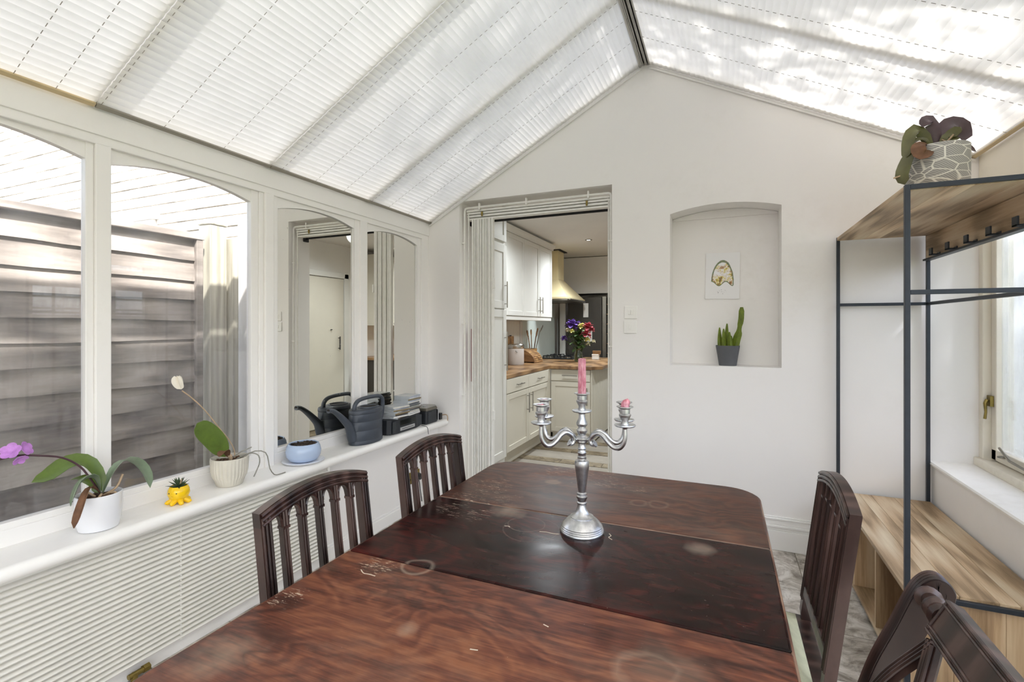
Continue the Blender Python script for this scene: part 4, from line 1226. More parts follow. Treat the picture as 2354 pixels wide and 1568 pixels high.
# reeded side mouldings
def edge_path(y0, y1, r0, r1):
    po = leaf_poly(y0, y1, r0, r1)
    return po
wood('edge_wood', '3A2018', '6B4634', 'A58A74', (9, 2, 9), 0.35, 3, 0.6, 0.03, 0.1)
loop = leaf_poly(ty0, ty1, 0.11, 0.11)
for (dz, r_) in ((0.7335, 0.0042), (0.7245, 0.005), (0.7165, 0.004)):
    pts = [(x, y, dz) for (x, y) in loop]
    MB().tube(pts + [pts[0]], r_, 6, caps=False).build('edge_reed', 'edge_wood', TB, smooth=60)
plain('pale_scratch', 'C9BCA9', 0.6)
for pts in ([(-0.817, 0.955), (-0.80, 0.944), (-0.785, 0.945), (-0.765, 0.944)], [(-0.490, 1.339), (-0.47, 1.343), (-0.45, 1.341), (-0.432, 1.345)], [(-0.300, 1.405), (-0.292, 1.392), (-0.296, 1.38), (-0.284, 1.368)], [(-0.43, 0.80), (-0.415, 0.803)], [(-0.33, 0.925), (-0.318, 0.921)], [(-0.60, 1.335), (-0.588, 1.338), (-0.582, 1.332)]):
    MB().tube(bez([(x + 0.395, y - 1.21, 0.7402) for x, y in pts], 10), 0.0014, 6, flat=0.35).build('scratch', 'pale_scratch', TB)
MB().box(tx0 + 0.12, ty0 + 0.14, 0.62, tx1 - 0.12, ty0 + 0.165, 0.716).box(tx0 + 0.12, ty1 - 0.165, 0.62, tx1 - 0.12, ty1 - 0.14, 0.716).box(tx0 + 0.12, ty0 + 0.14, 0.62, tx0 + 0.145, ty1 - 0.14, 0.716).box(tx1 - 0.145, ty0 + 0.14, 0.62, tx1 - 0.12, ty1 - 0.14, 0.716).build('apron', 'chair_wood', TB, bevel=0.003)
for x in (tx0 + 0.15, tx1 - 0.15):
    for y in (ty0 + 0.17, ty1 - 0.17):
        MB().lathe([(0.018, 0), (0.022, 0.01), (0.016, 0.05), (0.024, 0.08), (0.02, 0.1), (0.03, 0.45), (0.022, 0.49), (0.034, 0.52), (0.026, 0.56), (0.034, 0.58), (0.034, 0.716)], (x, y, 0), 16).build('leg', 'chair_wood', TB, smooth=45)

# ------------------------------------------------------------------ slat back dining chairs
def make_chair():
    c = thing('dining_chair', 'x', 'chair')
    hw = 0.190
    rk = 0.128
    SZ = 0.46
    def bx_(z):                      # back plane, front face, z above the seat
        return -(z - SZ) * rk if z > SZ else (SZ - z) * -0.10
    def bpt(x, s, z): return (bx_(z) + x, s, z)
    zc, zk = 0.890, 0.926            # corner and crown height of the top rail
    rt_ = lambda s: zc + (zk - zc) * (1 - (s / (hw + 0.012)) ** 2)
    TH = 0.034                       # rail depth in the height direction
    # stiles, reeded on the front
    for sg in (-1, 1):
        m = MB()
        zs_ = [0.0, 0.15, 0.30, SZ, 0.55, 0.65, 0.75, 0.86, rt_(hw) - 0.003]
        ring = []
        for z in zs_:
            s0 = sg * (hw - 0.016 + (0.0 if z > SZ else -(SZ - z) * 0.02)); w_ = 0.015 if z > SZ else 0.015
            ring.append([bpt(-0.026, s0 - w_, z), bpt(0.0, s0 - w_, z), bpt(0.0, s0 + w_, z), bpt(-0.026, s0 + w_, z)])
        for r_ in ring: m.v += r_
        for i in range(len(zs_) - 1):
            for q in range(4): m.f.append((i * 4 + q, i * 4 + (q + 1) % 4, i * 4 + 4 + (q + 1) % 4, i * 4 + 4 + q))
        m.f.append((3, 2, 1, 0)); k = (len(zs_) - 1) * 4; m.f.append((k, k + 1, k + 2, k + 3))
        for d in (-0.010, 0.0, 0.010):
            m.tube([bpt(0.0005, sg * (hw - 0.016) + d, z) for z in (SZ + 0.04, 0.65, 0.78, rt_(hw) - 0.012)], 0.0040, 6)
        m.build('back_post', 'chair_wood', c, smooth=40)
    # arched top rail with reeds
    m = MB(); n = 24
    grid = []
    for i in range(n + 1):
        s = -hw + 2 * hw * i / n; z1 = rt_(s); z0 = z1 - TH
        grid.append([bpt(-0.025, s, z0), bpt(0.000, s, z0), bpt(0.000, s, z1), bpt(-0.025, s, z1)])
    for r_ in grid: m.v += r_
    for i in range(n):
        for q in range(4): m.f.append((i * 4 + q, i * 4 + (q + 1) % 4, i * 4 + 4 + (q + 1) % 4, i * 4 + 4 + q))
    m.f.append((3, 2, 1, 0)); m.f.append((n * 4, n * 4 + 1, n * 4 + 2, n * 4 + 3))
    for d in (0.0055, 0.0170, 0.0285):
        m.tube([bpt(0.0012, -hw + 0.004 + (2 * hw - 0.008) * i / n, rt_(-hw + 2 * hw * i / n) - d) for i in range(n + 1)], 0.0046, 8)
    m.build('top_rail', 'chair_wood', c, smooth=40)
    # five slats with arches between
    sl = [-0.117, -0.0585, 0.0, 0.0585, 0.117]
    za = 0.775
    for s in sl:
        m = MB()
        z1 = rt_(s) - TH + 0.003
        zz = [0.535, 0.62, 0.70, 0.78, z1]
        for z in zz:
            w_ = 0.0085 if z < 0.8 else 0.0075
            m.v += [bpt(-0.020, s - w_, z), bpt(-0.003, s - w_, z), bpt(-0.003, s + w_, z), bpt(-0.020, s + w_, z)]
        for i in range(4):
            for q in range(4): m.f.append((i * 4 + q, i * 4 + (q + 1) % 4, i * 4 + 4 + (q + 1) % 4, i * 4 + 4 + q))
        m.f.append((3, 2, 1, 0)); m.f.append((16, 17, 18, 19))
        for d in (-0.0042, 0.0042):
            m.tube([bpt(-0.0025, s + d, z) for z in (0.535, 0.66, 0.78, z1)], 0.0032, 5)
        zb = rt_(s) - TH - 0.045
        m.box(*bpt(-0.021, s - 0.0105, zb), *bpt(0.001, s + 0.0105, zb + 0.007))
        m.build('slat', 'chair_wood', c, smooth=40)
    m = MB()
    edges = [-hw + 0.031] + sl + [hw - 0.031]
    N = 14
    for gidx in range(6):
        a = edges[gidx] + (0.0085 if gidx > 0 else 0); b = edges[gidx + 1] - (0.0085 if gidx < 5 else 0)
        for k in range(N):
            def open_z(s):
                zt = rt_(s) - TH
                if gidx == 0: t = (b - s) / (b - a); y = math.sqrt(max(0, 1 - (1 - min(1, t * 1.6)) ** 2))
                elif gidx == 5: t = (s - a) / (b - a); y = math.sqrt(max(0, 1 - (1 - min(1, t * 1.6)) ** 2))
                else:
                    t = (s - (a + b) / 2) / ((b - a) / 2); y = math.sqrt(max(0, 1 - t * t))
                return zt - 0.042 + (0.038 if 0 < gidx < 5 else 0.043) * y
            s0 = a + (b - a) * k / N; s1 = a + (b - a) * (k + 1) / N
            z00, z01 = open_z(s0), open_z(s1); t0, t1 = rt_(s0) - TH + 0.004, rt_(s1) - TH + 0.004
            m.add([bpt(-0.019, s0, z00), bpt(-0.019, s1, z01), bpt(-0.019, s1, t1), bpt(-0.019, s0, t0), bpt(-0.005, s0, z00), bpt(-0.005, s1, z01), bpt(-0.005, s1, t1), bpt(-0.005, s0, t0)],
                  [(0, 1, 2, 3), (7, 6, 5, 4), (0, 4, 5, 1), (3, 2, 6, 7)])
            if True:
                m.tube([bpt(-0.004, s0, z00 + 0.003), bpt(-0.004, s1, z01 + 0.003)], 0.003, 5)
    m.build('arcade', 'chair_wood', c, smooth=40)
    # lower back rail, seat frame, pad, front legs, stretchers
    m = MB()
    m.add([bpt(-0.024, -hw + 0.03, 0.515), bpt(0.002, -hw + 0.03, 0.515), bpt(0.002, hw - 0.03, 0.515), bpt(-0.024, hw - 0.03, 0.515), bpt(-0.024, -hw + 0.03, 0.545), bpt(0.002, -hw + 0.03, 0.545), bpt(0.002, hw - 0.03, 0.545), bpt(-0.024, hw - 0.03, 0.545)],
          [(3, 2, 1, 0), (4, 5, 6, 7), (0, 1, 5, 4), (1, 2, 6, 5), (2, 3, 7, 6), (3, 0, 4, 7)])
    m.build('lower_back_rail', 'chair_wood', c, bevel=0.003)
    po = [(-0.028, -hw + 0.002), (0.40, -hw - 0.035), (0.40, hw + 0.035), (-0.028, hw - 0.002)]
    MB().prism(po, lambda a, b: (a, b, 0.385), lambda a, b: (a, b, 0.440)).build('seat_frame', 'chair_wood', c, bevel=0.004)
    m = MB(); grid = []
    for i in range(11):
        row = []
        for j in range(11):
            u, v = i / 10, j / 10
            x = 0.012 + 0.378 * u; w_ = hw - 0.006 + 0.035 * u
            e = (1 - (2 * u - 1) ** 6) * (1 - (2 * v - 1) ** 6)
            row.append((x, -w_ + 2 * w_ * v, 0.441 + 0.034 * e))
        grid.append(row)
    m.sheet(grid, 0.006)
    m.build('seat_pad', 'seat_fabric', c, smooth=70)
    for sg in (-1, 1):
        MB().lathe([(0.013, 0), (0.015, 0.01), (0.012, 0.03), (0.019, 0.30), (0.015, 0.33), (0.022, 0.35), (0.022, 0.40)], (0.375, sg * (hw + 0.01), 0), 14).build('front_leg', 'chair_wood', c, smooth=45)
        MB().bar((-0.03, sg * (hw - 0.02), 0.19), (0.375, sg * (hw + 0.01), 0.19), 0.016, 0.022).build('stretcher', 'chair_wood', c, bevel=0.002)
    return c
ch = make_chair()
spots = [(( -0.950, 1.012, 0), 0.0, 'slat back dining chair on the left of the table, nearest the camera'),
         ((-0.935, 1.556, 0), R(-2.5), 'slat back dining chair on the left of the table, nearest the doorway'),
         ((0.222, 1.565, 0), PI, 'slat back dining chair on the right, with pale green seat pad showing')]
for k, (loc, rz, lb) in enumerate(spots):
    o = ch if k == 0 else copy_tree(ch)
    o.location = loc; o.rotation_euler = (0, 0, rz)
    put(o, lb, 'chair', 'slat back dining chairs')

# ------------------------------------------------------------------ scroll back chair at the near right
sc_ = thing('scroll_back_chair', 'scroll back dining chair with turned top rail, in the near right corner', 'chair', (0.215, 0.945, 0), PI)
# local: front towards +x (the table, after the half turn); back leans to -x
prof = [(0.0, 0.44), (-0.008, 0.52), (-0.028, 0.60), (-0.055, 0.69), (-0.088, 0.77), (-0.114, 0.836), (-0.130, 0.862), (-0.147, 0.8725), (-0.163, 0.867), (-0.173, 0.851), (-0.172, 0.836)]
fp = bez([(x, 0, z) for x, z in prof], 50)
for sg in (-1, 1):
    m = MB(); grid = []
    y = sg * 0.205
    for i, p in enumerate(fp):
        d = (fp[min(i + 1, len(fp) - 1)] - fp[max(i - 1, 0)]).normalized()
        nn = Vector((d.z, 0, -d.x))          # towards the front / top
        t = i / (len(fp) - 1)
        w_ = 0.042 if t < 0.55 else 0.042 - 0.030 * min(1, (t - 0.55) / 0.3)
        grid.append([p + Vector((0, y - 0.019, 0)), p + Vector((0, y + 0.019, 0)), p - nn * w_ + Vector((0, y + 0.019, 0)), p - nn * w_ + Vector((0, y - 0.019, 0))])
    for r_ in grid: m.v += [tuple(q) for q in r_]
    for i in range(len(grid) - 1):
        for q in range(4): m.f.append((i * 4 + q, i * 4 + (q + 1) % 4, i * 4 + 4 + (q + 1) % 4, i * 4 + 4 + q))
    m.f.append((3, 2, 1, 0)); k = (len(grid) - 1) * 4; m.f.append((k, k + 1, k + 2, k + 3))
    for d_ in (-0.0135, -0.0045, 0.0045, 0.0135):
        m.tube([tuple(p + Vector((0, y + d_, 0))) for p in fp], 0.0042, 6)
    m.tube([(-0.1555, y - 0.018, 0.853), (-0.1555, y + 0.018, 0.853)], 0.0155, 14)
    m.build('scroll_stile', 'chair_wood', sc_, smooth=40)
    MB().bar((-0.015, sg * 0.19, 0.44), (-0.075, sg * 0.19, 0.0), 0.032, 0.032, up=(1, 0, 0)).build('rear_leg', 'chair_wood', sc_, bevel=0.004)
    MB().lathe([(0.012, 0), (0.016, 0.02), (0.02, 0.35), (0.022, 0.40)], (0.36, sg * 0.2, 0), 12).build('front_leg', 'chair_wood', sc_, smooth=45)
    # turned ends of the top rail
    pts = []; rads = []
    for (t, r_) in ((0.0, 0.017), (0.08, 0.017), (0.12, 0.021), (0.16, 0.014), (0.20, 0.022), (0.26, 0.014), (0.50, 0.0175), (0.56, 0.021), (0.60, 0.016), (0.64, 0.021), (0.70, 0.016), (0.85, 0.019), (0.90, 0.023), (1.0, 0.018)):
        pts.append((-0.132, sg * (0.190 - 0.085 * t), 0.842)); rads.append(r_)
    MB().tube(pts, rads, 14).build('turned_end', 'chair_wood', sc_, smooth=50)
m = MB()
Mt = Matrix.Rotation(R(-28), 3, 'Y')
m.obox((-0.132, 0, 0.842), (0.026, 0.212, 0.066), Mt)
for zz in (-0.026, 0.026):
    for k in (-0.004, 0.004):
        p0 = Vector((-0.132, -0.104, 0.842)) + Mt @ Vector((0.0135, 0, zz + k)); p1 = Vector((-0.132, 0.104, 0.842)) + Mt @ Vector((0.0135, 0, zz + k))
        m.tube([tuple(p0), tuple(p1)], 0.003, 6)
for yy in (-0.1, 0.1):
    p0 = Vector((-0.132, yy, 0.842)) + Mt @ Vector((0.0135, 0, -0.028)); p1 = Vector((-0.132, yy, 0.842)) + Mt @ Vector((0.0135, 0, 0.028))
    m.tube([tuple(p0), tuple(p1)], 0.003, 6)
m.build('top_tablet', 'chair_wood', sc_, bevel=0.003)
for (a, b) in (((-0.112, -0.072, 0.815), (-0.03, -0.175, 0.60)), ((-0.112, -0.072, 0.815), (-0.03, 0.03, 0.60)), ((-0.112, 0.072, 0.815), (-0.03, 0.175, 0.60)), ((-0.112, 0.072, 0.815), (-0.03, -0.03, 0.60))):
    mid = ((a[0] + b[0]) / 2 + 0.006, a[1] * 0.42 + b[1] * 0.58, (a[2] + b[2]) / 2)
    p = bez([a, mid, b], 10)
    m = MB()
    for i in range(len(p) - 1): pass
    m.tube(p, 0.017, 4, flat=0.6, up=(1, 0, 0.3))
    for k in (-0.008, 0.0, 0.008):
        m.tube([q + Vector((0.010, k, 0)) for q in p], 0.0035, 6)
    m.build('lattice_bar', 'chair_wood', sc_, smooth=40)
MB().bar((-0.045, -0.19, 0.585), (-0.045, 0.19, 0.585), 0.024, 0.03).build('lower_back_rail', 'chair_wood', sc_, bevel=0.003)
MB().prism([(-0.03, -0.205), (0.39, -0.225), (0.39, 0.225), (-0.03, 0.205)], lambda a, b: (a, b, 0.385), lambda a, b: (a, b, 0.44)).build('seat_frame', 'chair_wood', sc_, bevel=0.004)
MB().prism([(0.0, -0.18), (0.37, -0.2), (0.37, 0.2), (0.0, 0.18)], lambda a, b: (a, b, 0.44), lambda a, b: (a, b, 0.468)).build('seat_pad', 'seat_fabric', sc_, bevel=0.012, seg=3)

# ------------------------------------------------------------------ candelabra
CB = thing('candelabra', 'five light pewter candelabra standing on the dining table', 'candelabra', (-0.376, 1.388, 0.740))
MB().lathe([(0.0, 0.0), (0.063, 0.0), (0.064, 0.004), (0.0635, 0.007), (0.0615, 0.009), (0.0625, 0.011), (0.060, 0.014), (0.061, 0.016), (0.0585, 0.019), (0.059, 0.021), (0.055, 0.026), (0.046, 0.035), (0.036, 0.042), (0.033, 0.0435), (0.034, 0.046), (0.028, 0.049), (0.020, 0.056), (0.0155, 0.066), (0.0125, 0.078), (0.012, 0.086)], n=40).build('base', 'pewter', CB, smooth=38)
MB().lathe([(0.012, 0.080), (0.0145, 0.083), (0.0145, 0.086), (0.012, 0.089), (0.0125, 0.094), (0.0155, 0.099), (0.0155, 0.104), (0.0115, 0.108), (0.0145, 0.110), (0.0145, 0.113), (0.0105, 0.116), (0.0125, 0.130), (0.0165, 0.160), (0.0205, 0.190), (0.0215, 0.200), (0.0195, 0.208), (0.013, 0.212), (0.0125, 0.216),
            (0.0135, 0.219), (0.011, 0.222), (0.0115, 0.228), (0.0135, 0.231), (0.011, 0.234), (0.0105, 0.240), (0.0130, 0.243), (0.0105, 0.247), (0.011, 0.258), (0.0155, 0.262), (0.0155, 0.268), (0.020, 0.272), (0.020, 0.276), (0.0145, 0.279), (0.0105, 0.283), (0.0155, 0.292), (0.016, 0.297), (0.0105, 0.303), (0.0105, 0.306), (0.0158, 0.312), (0.0165, 0.317), (0.0095, 0.333), (0.009, 0.344), (0.012, 0.347)], n=28).build('stem', 'pewter', CB, smooth=35)
cup_prof = [(0.006, -0.010), (0.008, -0.004), (0.026, -0.002), (0.029, 0.001), (0.0285, 0.003), (0.011, 0.004), (0.0095, 0.014), (0.0135, 0.022), (0.0165, 0.028), (0.0165, 0.031), (0.0135, 0.034), (0.0140, 0.046), (0.018, 0.049), (0.0225, 0.051), (0.0225, 0.053), (0.0135, 0.0525), (0.0125, 0.040), (0.0, 0.040)]
cup = MB().lathe(cup_prof, n=28).build('candle_cup', 'pewter', CB, smooth=38, loc=(0, 0, 0.352))
ps = math.atan(483.0 / 1120.0)
rt2 = Vector((math.cos(ps), math.sin(ps), 0)); ax2 = Vector((-math.sin(ps), math.cos(ps), 0))
ends = [(-0.122, -0.048), (-0.106, 0.052), (0.106, -0.085), (0.122, -0.006)]
for (a, b) in ends:
    e = rt2 * a + ax2 * b
    L = e.length; d = e.normalized(); up_ = Vector((0, 0, 1))
    path = [(0.040, 0.263), (0.034, 0.259), (0.027, 0.262), (0.025, 0.272), (0.033, 0.285), (0.048, 0.294), (0.063, 0.288), (0.078, 0.272), (0.092, 0.262), (0.106, 0.262), (0.117, 0.274), (0.122, 0.292), (0.122, 0.318)]
    k = L / 0.122
    p3 = bez([tuple(d * r_ * k + up_ * z) for r_, z in path], 48)
    n_ = len(p3)
    MB().tube(p3, [0.0085 if i < 3 else 0.0052 + 0.002 * math.sin(PI * i / n_) for i in range(n_)], 10).build('arm', 'pewter', CB, smooth=60)
    MB().tube([tuple(d * 0.012 + up_ * 0.270), tuple(d * 0.030 + up_ * 0.272)], 0.0045, 8).build('arm_joint', 'pewter', CB, smooth=60)
    inst(cup, 'candle_cup', CB, (e.x, e.y, 0.327))
def wax(name, h1, h2):
    g = G(name); v = g.coords((1, 1, 0.4))
    c = g.ramp(g.noise(v, 90, 4, 0.6), [(0.35, lin(h1)), (0.65, lin(h2))])
    g.done(g.bsdf(c, 0.35, 0, None, Subsurface_Weight=0.15))
wax('pink_wax', 'B7586C', 'E3A3AE')
cd_ = thing('taper_candle', 'pink taper candle in the centre of the candelabra', 'candle', (-0.376, 1.388, 0.740 + 0.352 + 0.0405))
m = MB()
for k in range(10):
    a = 2 * PI * k / 10
    m.tube([(0.0088 * math.cos(a), 0.0088 * math.sin(a), 0.0), (0.0078 * math.cos(a), 0.0078 * math.sin(a), 0.112)], 0.0036, 6)
m.lathe([(0.0105, 0), (0.0095, 0.112), (0.006, 0.114), (0.0, 0.112)], n=16)
m.build('wax', 'pink_wax', cd_, smooth=50)
MB().tube([(0, 0, 0.11), (0.001, 0, 0.118)], 0.001, 5).build('wick', 'black_iron', cd_)
for (i, hgt, lb) in ((0, 0.010, 'pink wax stub in the front left candle cup'), (1, 0.009, 'pink wax stub in the rear left candle cup'), (2, 0.022, 'broken pink wax stub sticking out of the front right candle cup'), (3, 0.010, 'pink wax stub in the rear right candle cup')):
    e = rt2 * ends[i][0] + ax2 * ends[i][1]
    m = MB()
    prof = [(0.0118, 0.0), (0.0125, hgt * 0.6), (0.010, hgt), (0.004, hgt * 1.1), (0.0, hgt)]
    m.lathe(prof, n=12)
    m.v = [(x + 0.002 * mnoise.noise(Vector((x * 200, y * 200, z * 200 + i))), y + 0.002 * mnoise.noise(Vector((y * 200, x * 200, z * 150))), z + (0.004 * mnoise.noise(Vector((x * 150, y * 150, i))) if z > 0.002 else 0)) for x, y, z in m.v]
    if i == 2: m.tube([(0.0, 0, 0.01), (0.004, -0.002, 0.024), (0.010, -0.003, 0.030)], [0.010, 0.011, 0.006], 8)
    put(m.build('candle_stub', 'pink_wax', smooth=60, loc=(-0.376 + e.x, 1.388 + e.y, 0.740 + 0.327 + 0.0408)), lb, 'candle', 'wax stubs')

# ------------------------------------------------------------------ hall rack with bench
RK = thing('hall_rack', 'black steel and mango wood hall rack with bench and hook rail', 'hall rack', (0.60, 2.155, 0))
rw_, rl = 0.425, 1.145          # width in x, length in y
HT, BT = 1.846, 0.400
P_ = 0.0165
for (x, y) in ((0, 0), (0, rl - P_), (rw_ - P_, 0), (rw_ - P_, rl - P_)):
    MB().box(x, y, 0, x + P_, y + P_, HT).build('post', 'black_metal', RK, bevel=0.0015)
for z in (HT - P_, 1.453, BT - 0.026):
    for y in (0, rl - P_):
        MB().box(P_, y, z, rw_ - P_, y + P_, z + P_).build('cross_bar', 'black_metal', RK, bevel=0.0015)
MB().box(rw_ - P_, P_, 1.453, rw_, rl - P_, 1.453 + P_).build('side_bar', 'black_metal', RK, bevel=0.0015)
MB().box(rw_ - P_, P_, HT - P_, rw_, rl - P_, HT).build('side_bar', 'black_metal', RK, bevel=0.0015)
def planks(n, x0, x1, y0, y1, z0, z1, mat, name):
    w_ = (x1 - x0) / n
    sh_ = [0.0, 0.018, -0.012, 0.01, -0.02, 0.0]
    xs = [x0] + [x0 + w_ * k + sh_[k % 6] for k in range(1, n)] + [x1]
    for k in range(n):
        MB().box(xs[k] + 0.0004, y0, z0, xs[k + 1] - 0.0004, y1, z1).build(name, mat, RK, bevel=0.0008, seg=1)
planks(4, 0.001, rw_ - 0.001, P_ + 0.001, rl - P_ - 0.001, HT - 0.020, HT - 0.002, 'mango_wood', 'shelf_plank')
planks(5, 0.001, rw_ - 0.001, P_ + 0.001, rl - P_ - 0.001, BT - 0.018, BT, 'mango_wood', 'bench_plank')
for z in (0.035,): planks(3, 0.001, rw_ - 0.001, P_, rl - P_, z, z + 0.016, 'mango_wood', 'base_plank')
for y in (P_ + 0.001, 0.375, 0.745, rl - P_ - 0.017):
    for k in range(3):
        a = 0.004 + k * (rw_ - 0.008) / 3; b = a + (rw_ - 0.008) / 3 - 0.0008
        MB().box(a, y, 0.051, b, y + 0.016, BT - 0.018).build('divider_plank', 'mango_wood_upright', RK, bevel=0.0008, seg=1)
MB().box(rw_ - 0.012, P_, 0.051, rw_ - 0.002, rl - P_, BT - 0.018).build('back_panel', 'mango_wood', RK)
# hook rail
MB().box(rw_ - 0.020, P_, 1.700, rw_ - 0.002, rl - P_, HT - 0.022).build('hook_board', 'mango_wood', RK, bevel=0.001)
MB().box(rw_ - 0.034, P_, 1.690, rw_ - 0.001, rl - P_, 1.700).build('hook_bar', 'black_metal', RK, bevel=0.001)
for k in range(5):
    y = 0.956 - k * 0.194
    m = MB().box(rw_ - 0.056, y - 0.018, 1.700, rw_ - 0.019, y + 0.018, 1.706)
    m.box(rw_ - 0.056, y - 0.018, 1.700, rw_ - 0.049, y + 0.018, 1.736)
    m.box(rw_ - 0.023, y - 0.018, 1.700, rw_ - 0.019, y + 0.018, 1.714)
    m.build('hook', 'black_metal', RK, bevel=0.001)
for (x, y) in ((0.08, 0.012), (0.24, 0.012), (0.36, 0.012), (0.1, rl - 0.012), (0.3, rl - 0.012)):
    MB().lathe([(0.0, -0.003), (0.007, -0.003), (0.008, 0.0)], (x, y + (0.02 if y < 0.5 else -0.02), HT - P_), 10).build('screw_head', 'black_iron', RK)
# ------------------------------------------------------------------ radiator under the sill
RD = thing('radiator', 'long white horizontally ribbed radiator below the left windows', 'radiator', (-2.07, 0, 0))
ry0, ry1 = -0.9, 2.075
MB().box(0.010, ry0, 0.055, 0.022, ry1, 0.543).build('back_plate', 'radiator_white', RD)
rib_prof = [(0.020, 0.0010), (0.036, 0.0020), (0.0425, 0.0060), (0.0435, 0.0095), (0.040, 0.0130), (0.030, 0.0155), (0.020, 0.0165)]
rib = None
for k in range(24):
    z = 0.060 + k * 0.0200
    if rib is None:
        rib = MB().prism(rib_prof, lambda a, b: (a, ry0, b), lambda a, b: (a, ry1, b)).build('rib', 'radiator_white', RD, smooth=50, loc=(0, 0, z))
    else:
        inst(rib, 'rib', RD, (0, 0, z))
for y in (1.29, 0.2, -0.5):
    m = MB()
    for k in range(24):
        m.lathe([(0.0, -0.0005), (0.0028, 0.0), (0.0028, 0.004), (0.0, 0.0045)], (0.0435, y, 0.0625 + 0.02 * k), 8)
    m.build('weld_line', 'gate_white', RD)
MB().lathe([(0.010, 0), (0.010, 0.02), (0.016, 0.022), (0.017, 0.05), (0.012, 0.054)], (0.035, 2.11, 0.53), 14).build('valve_cap', 'white_plastic', RD, smooth=40)
MB().tube([(0.035, 2.075, 0.52), (0.035, 2.11, 0.52), (0.035, 2.11, 0.545)], 0.008, 8).build('valve_stem', 'white_plastic', RD, smooth=40)
MB().tube([(0.03, 2.06, 0.075), (0.03, 2.10, 0.075), (0.03, 2.10, 0.0)], 0.008, 8).build('pipe', 'gate_white', RD, smooth=40)
vb = MB().tube([(0.04, 1.12, 0.003), (0.04, 1.12, 0.035)], 0.012, 10).tube([(0.04, 1.10, 0.030), (0.04, 1.16, 0.030)], 0.010, 10).tube([(0.04, 1.15, 0.030), (0.04, 1.172, 0.030)], 0.015, 6)
vb.build('drain_valve', 'brass', RD, smooth=40)

# ------------------------------------------------------------------ wall fittings
def switch(x, z, label, rockers):
    s_ = thing('light_switch', label, 'switch', (x, YB, z))
    MB().box(-0.043, -0.009, -0.043, 0.043, 0, 0.043).build('plate', 'white_plastic', s_, bevel=0.004)
    for (a, b, c, d) in rockers:
        MB().box(a, -0.0125, c, b, -0.008, d).build('rocker', 'white_plastic', s_, bevel=0.002)
    return s_
switch(-0.562, 1.433, 'upper white double light switch beside the doorway', [(-0.017, -0.001, -0.016, 0.016), (0.001, 0.017, -0.016, 0.016)])
switch(-0.566, 1.335, 'lower white single light switch beside the doorway', [(-0.009, 0.009, -0.016, 0.016)])
so = thing('wall_socket', 'brass double wall socket with a black plug behind the far left chair', 'socket', (-2.07, 2.98, 0.24))
MB().box(0, -0.073, -0.043, 0.007, 0.073, 0.043).build('plate', 'brass', so, bevel=0.003)
for y in (-0.036,):
    for (dy, dz, w_) in ((0, 0.014, 0.0035), (-0.011, -0.008, 0.0035), (0.011, -0.008, 0.0035)):
        MB().box(0.0065, y + dy - w_, dz - 0.006, 0.0078, y + dy + w_, dz + 0.006).build('pin_hole', 'dark_gap', so)
for y in (-0.03, 0.03):
    MB().box(0.006, y - 0.006, 0.024, 0.012, y + 0.006, 0.036).build('rocker', 'black_plastic', so, bevel=0.002)
pg = thing('plug', 'black plug with cable in the brass wall socket', 'plug', (-2.063, 3.016, 0.237))
MB().lathe([(0.0, 0.0), (0.026, 0.0), (0.028, 0.012), (0.022, 0.034), (0.0, 0.036)], n=16).build('body', 'black_plastic', pg, smooth=40)
pg.rotation_euler = (0, R(90), 0)
MB().tube(bez([(0.02, 0, 0.015), (0.05, 0.004, 0.02), (0.10, 0.02, 0.015), (0.20, 0.05, 0.01)], 12), 0.0035, 6).build('cable', 'black_plastic', pg, smooth=50)

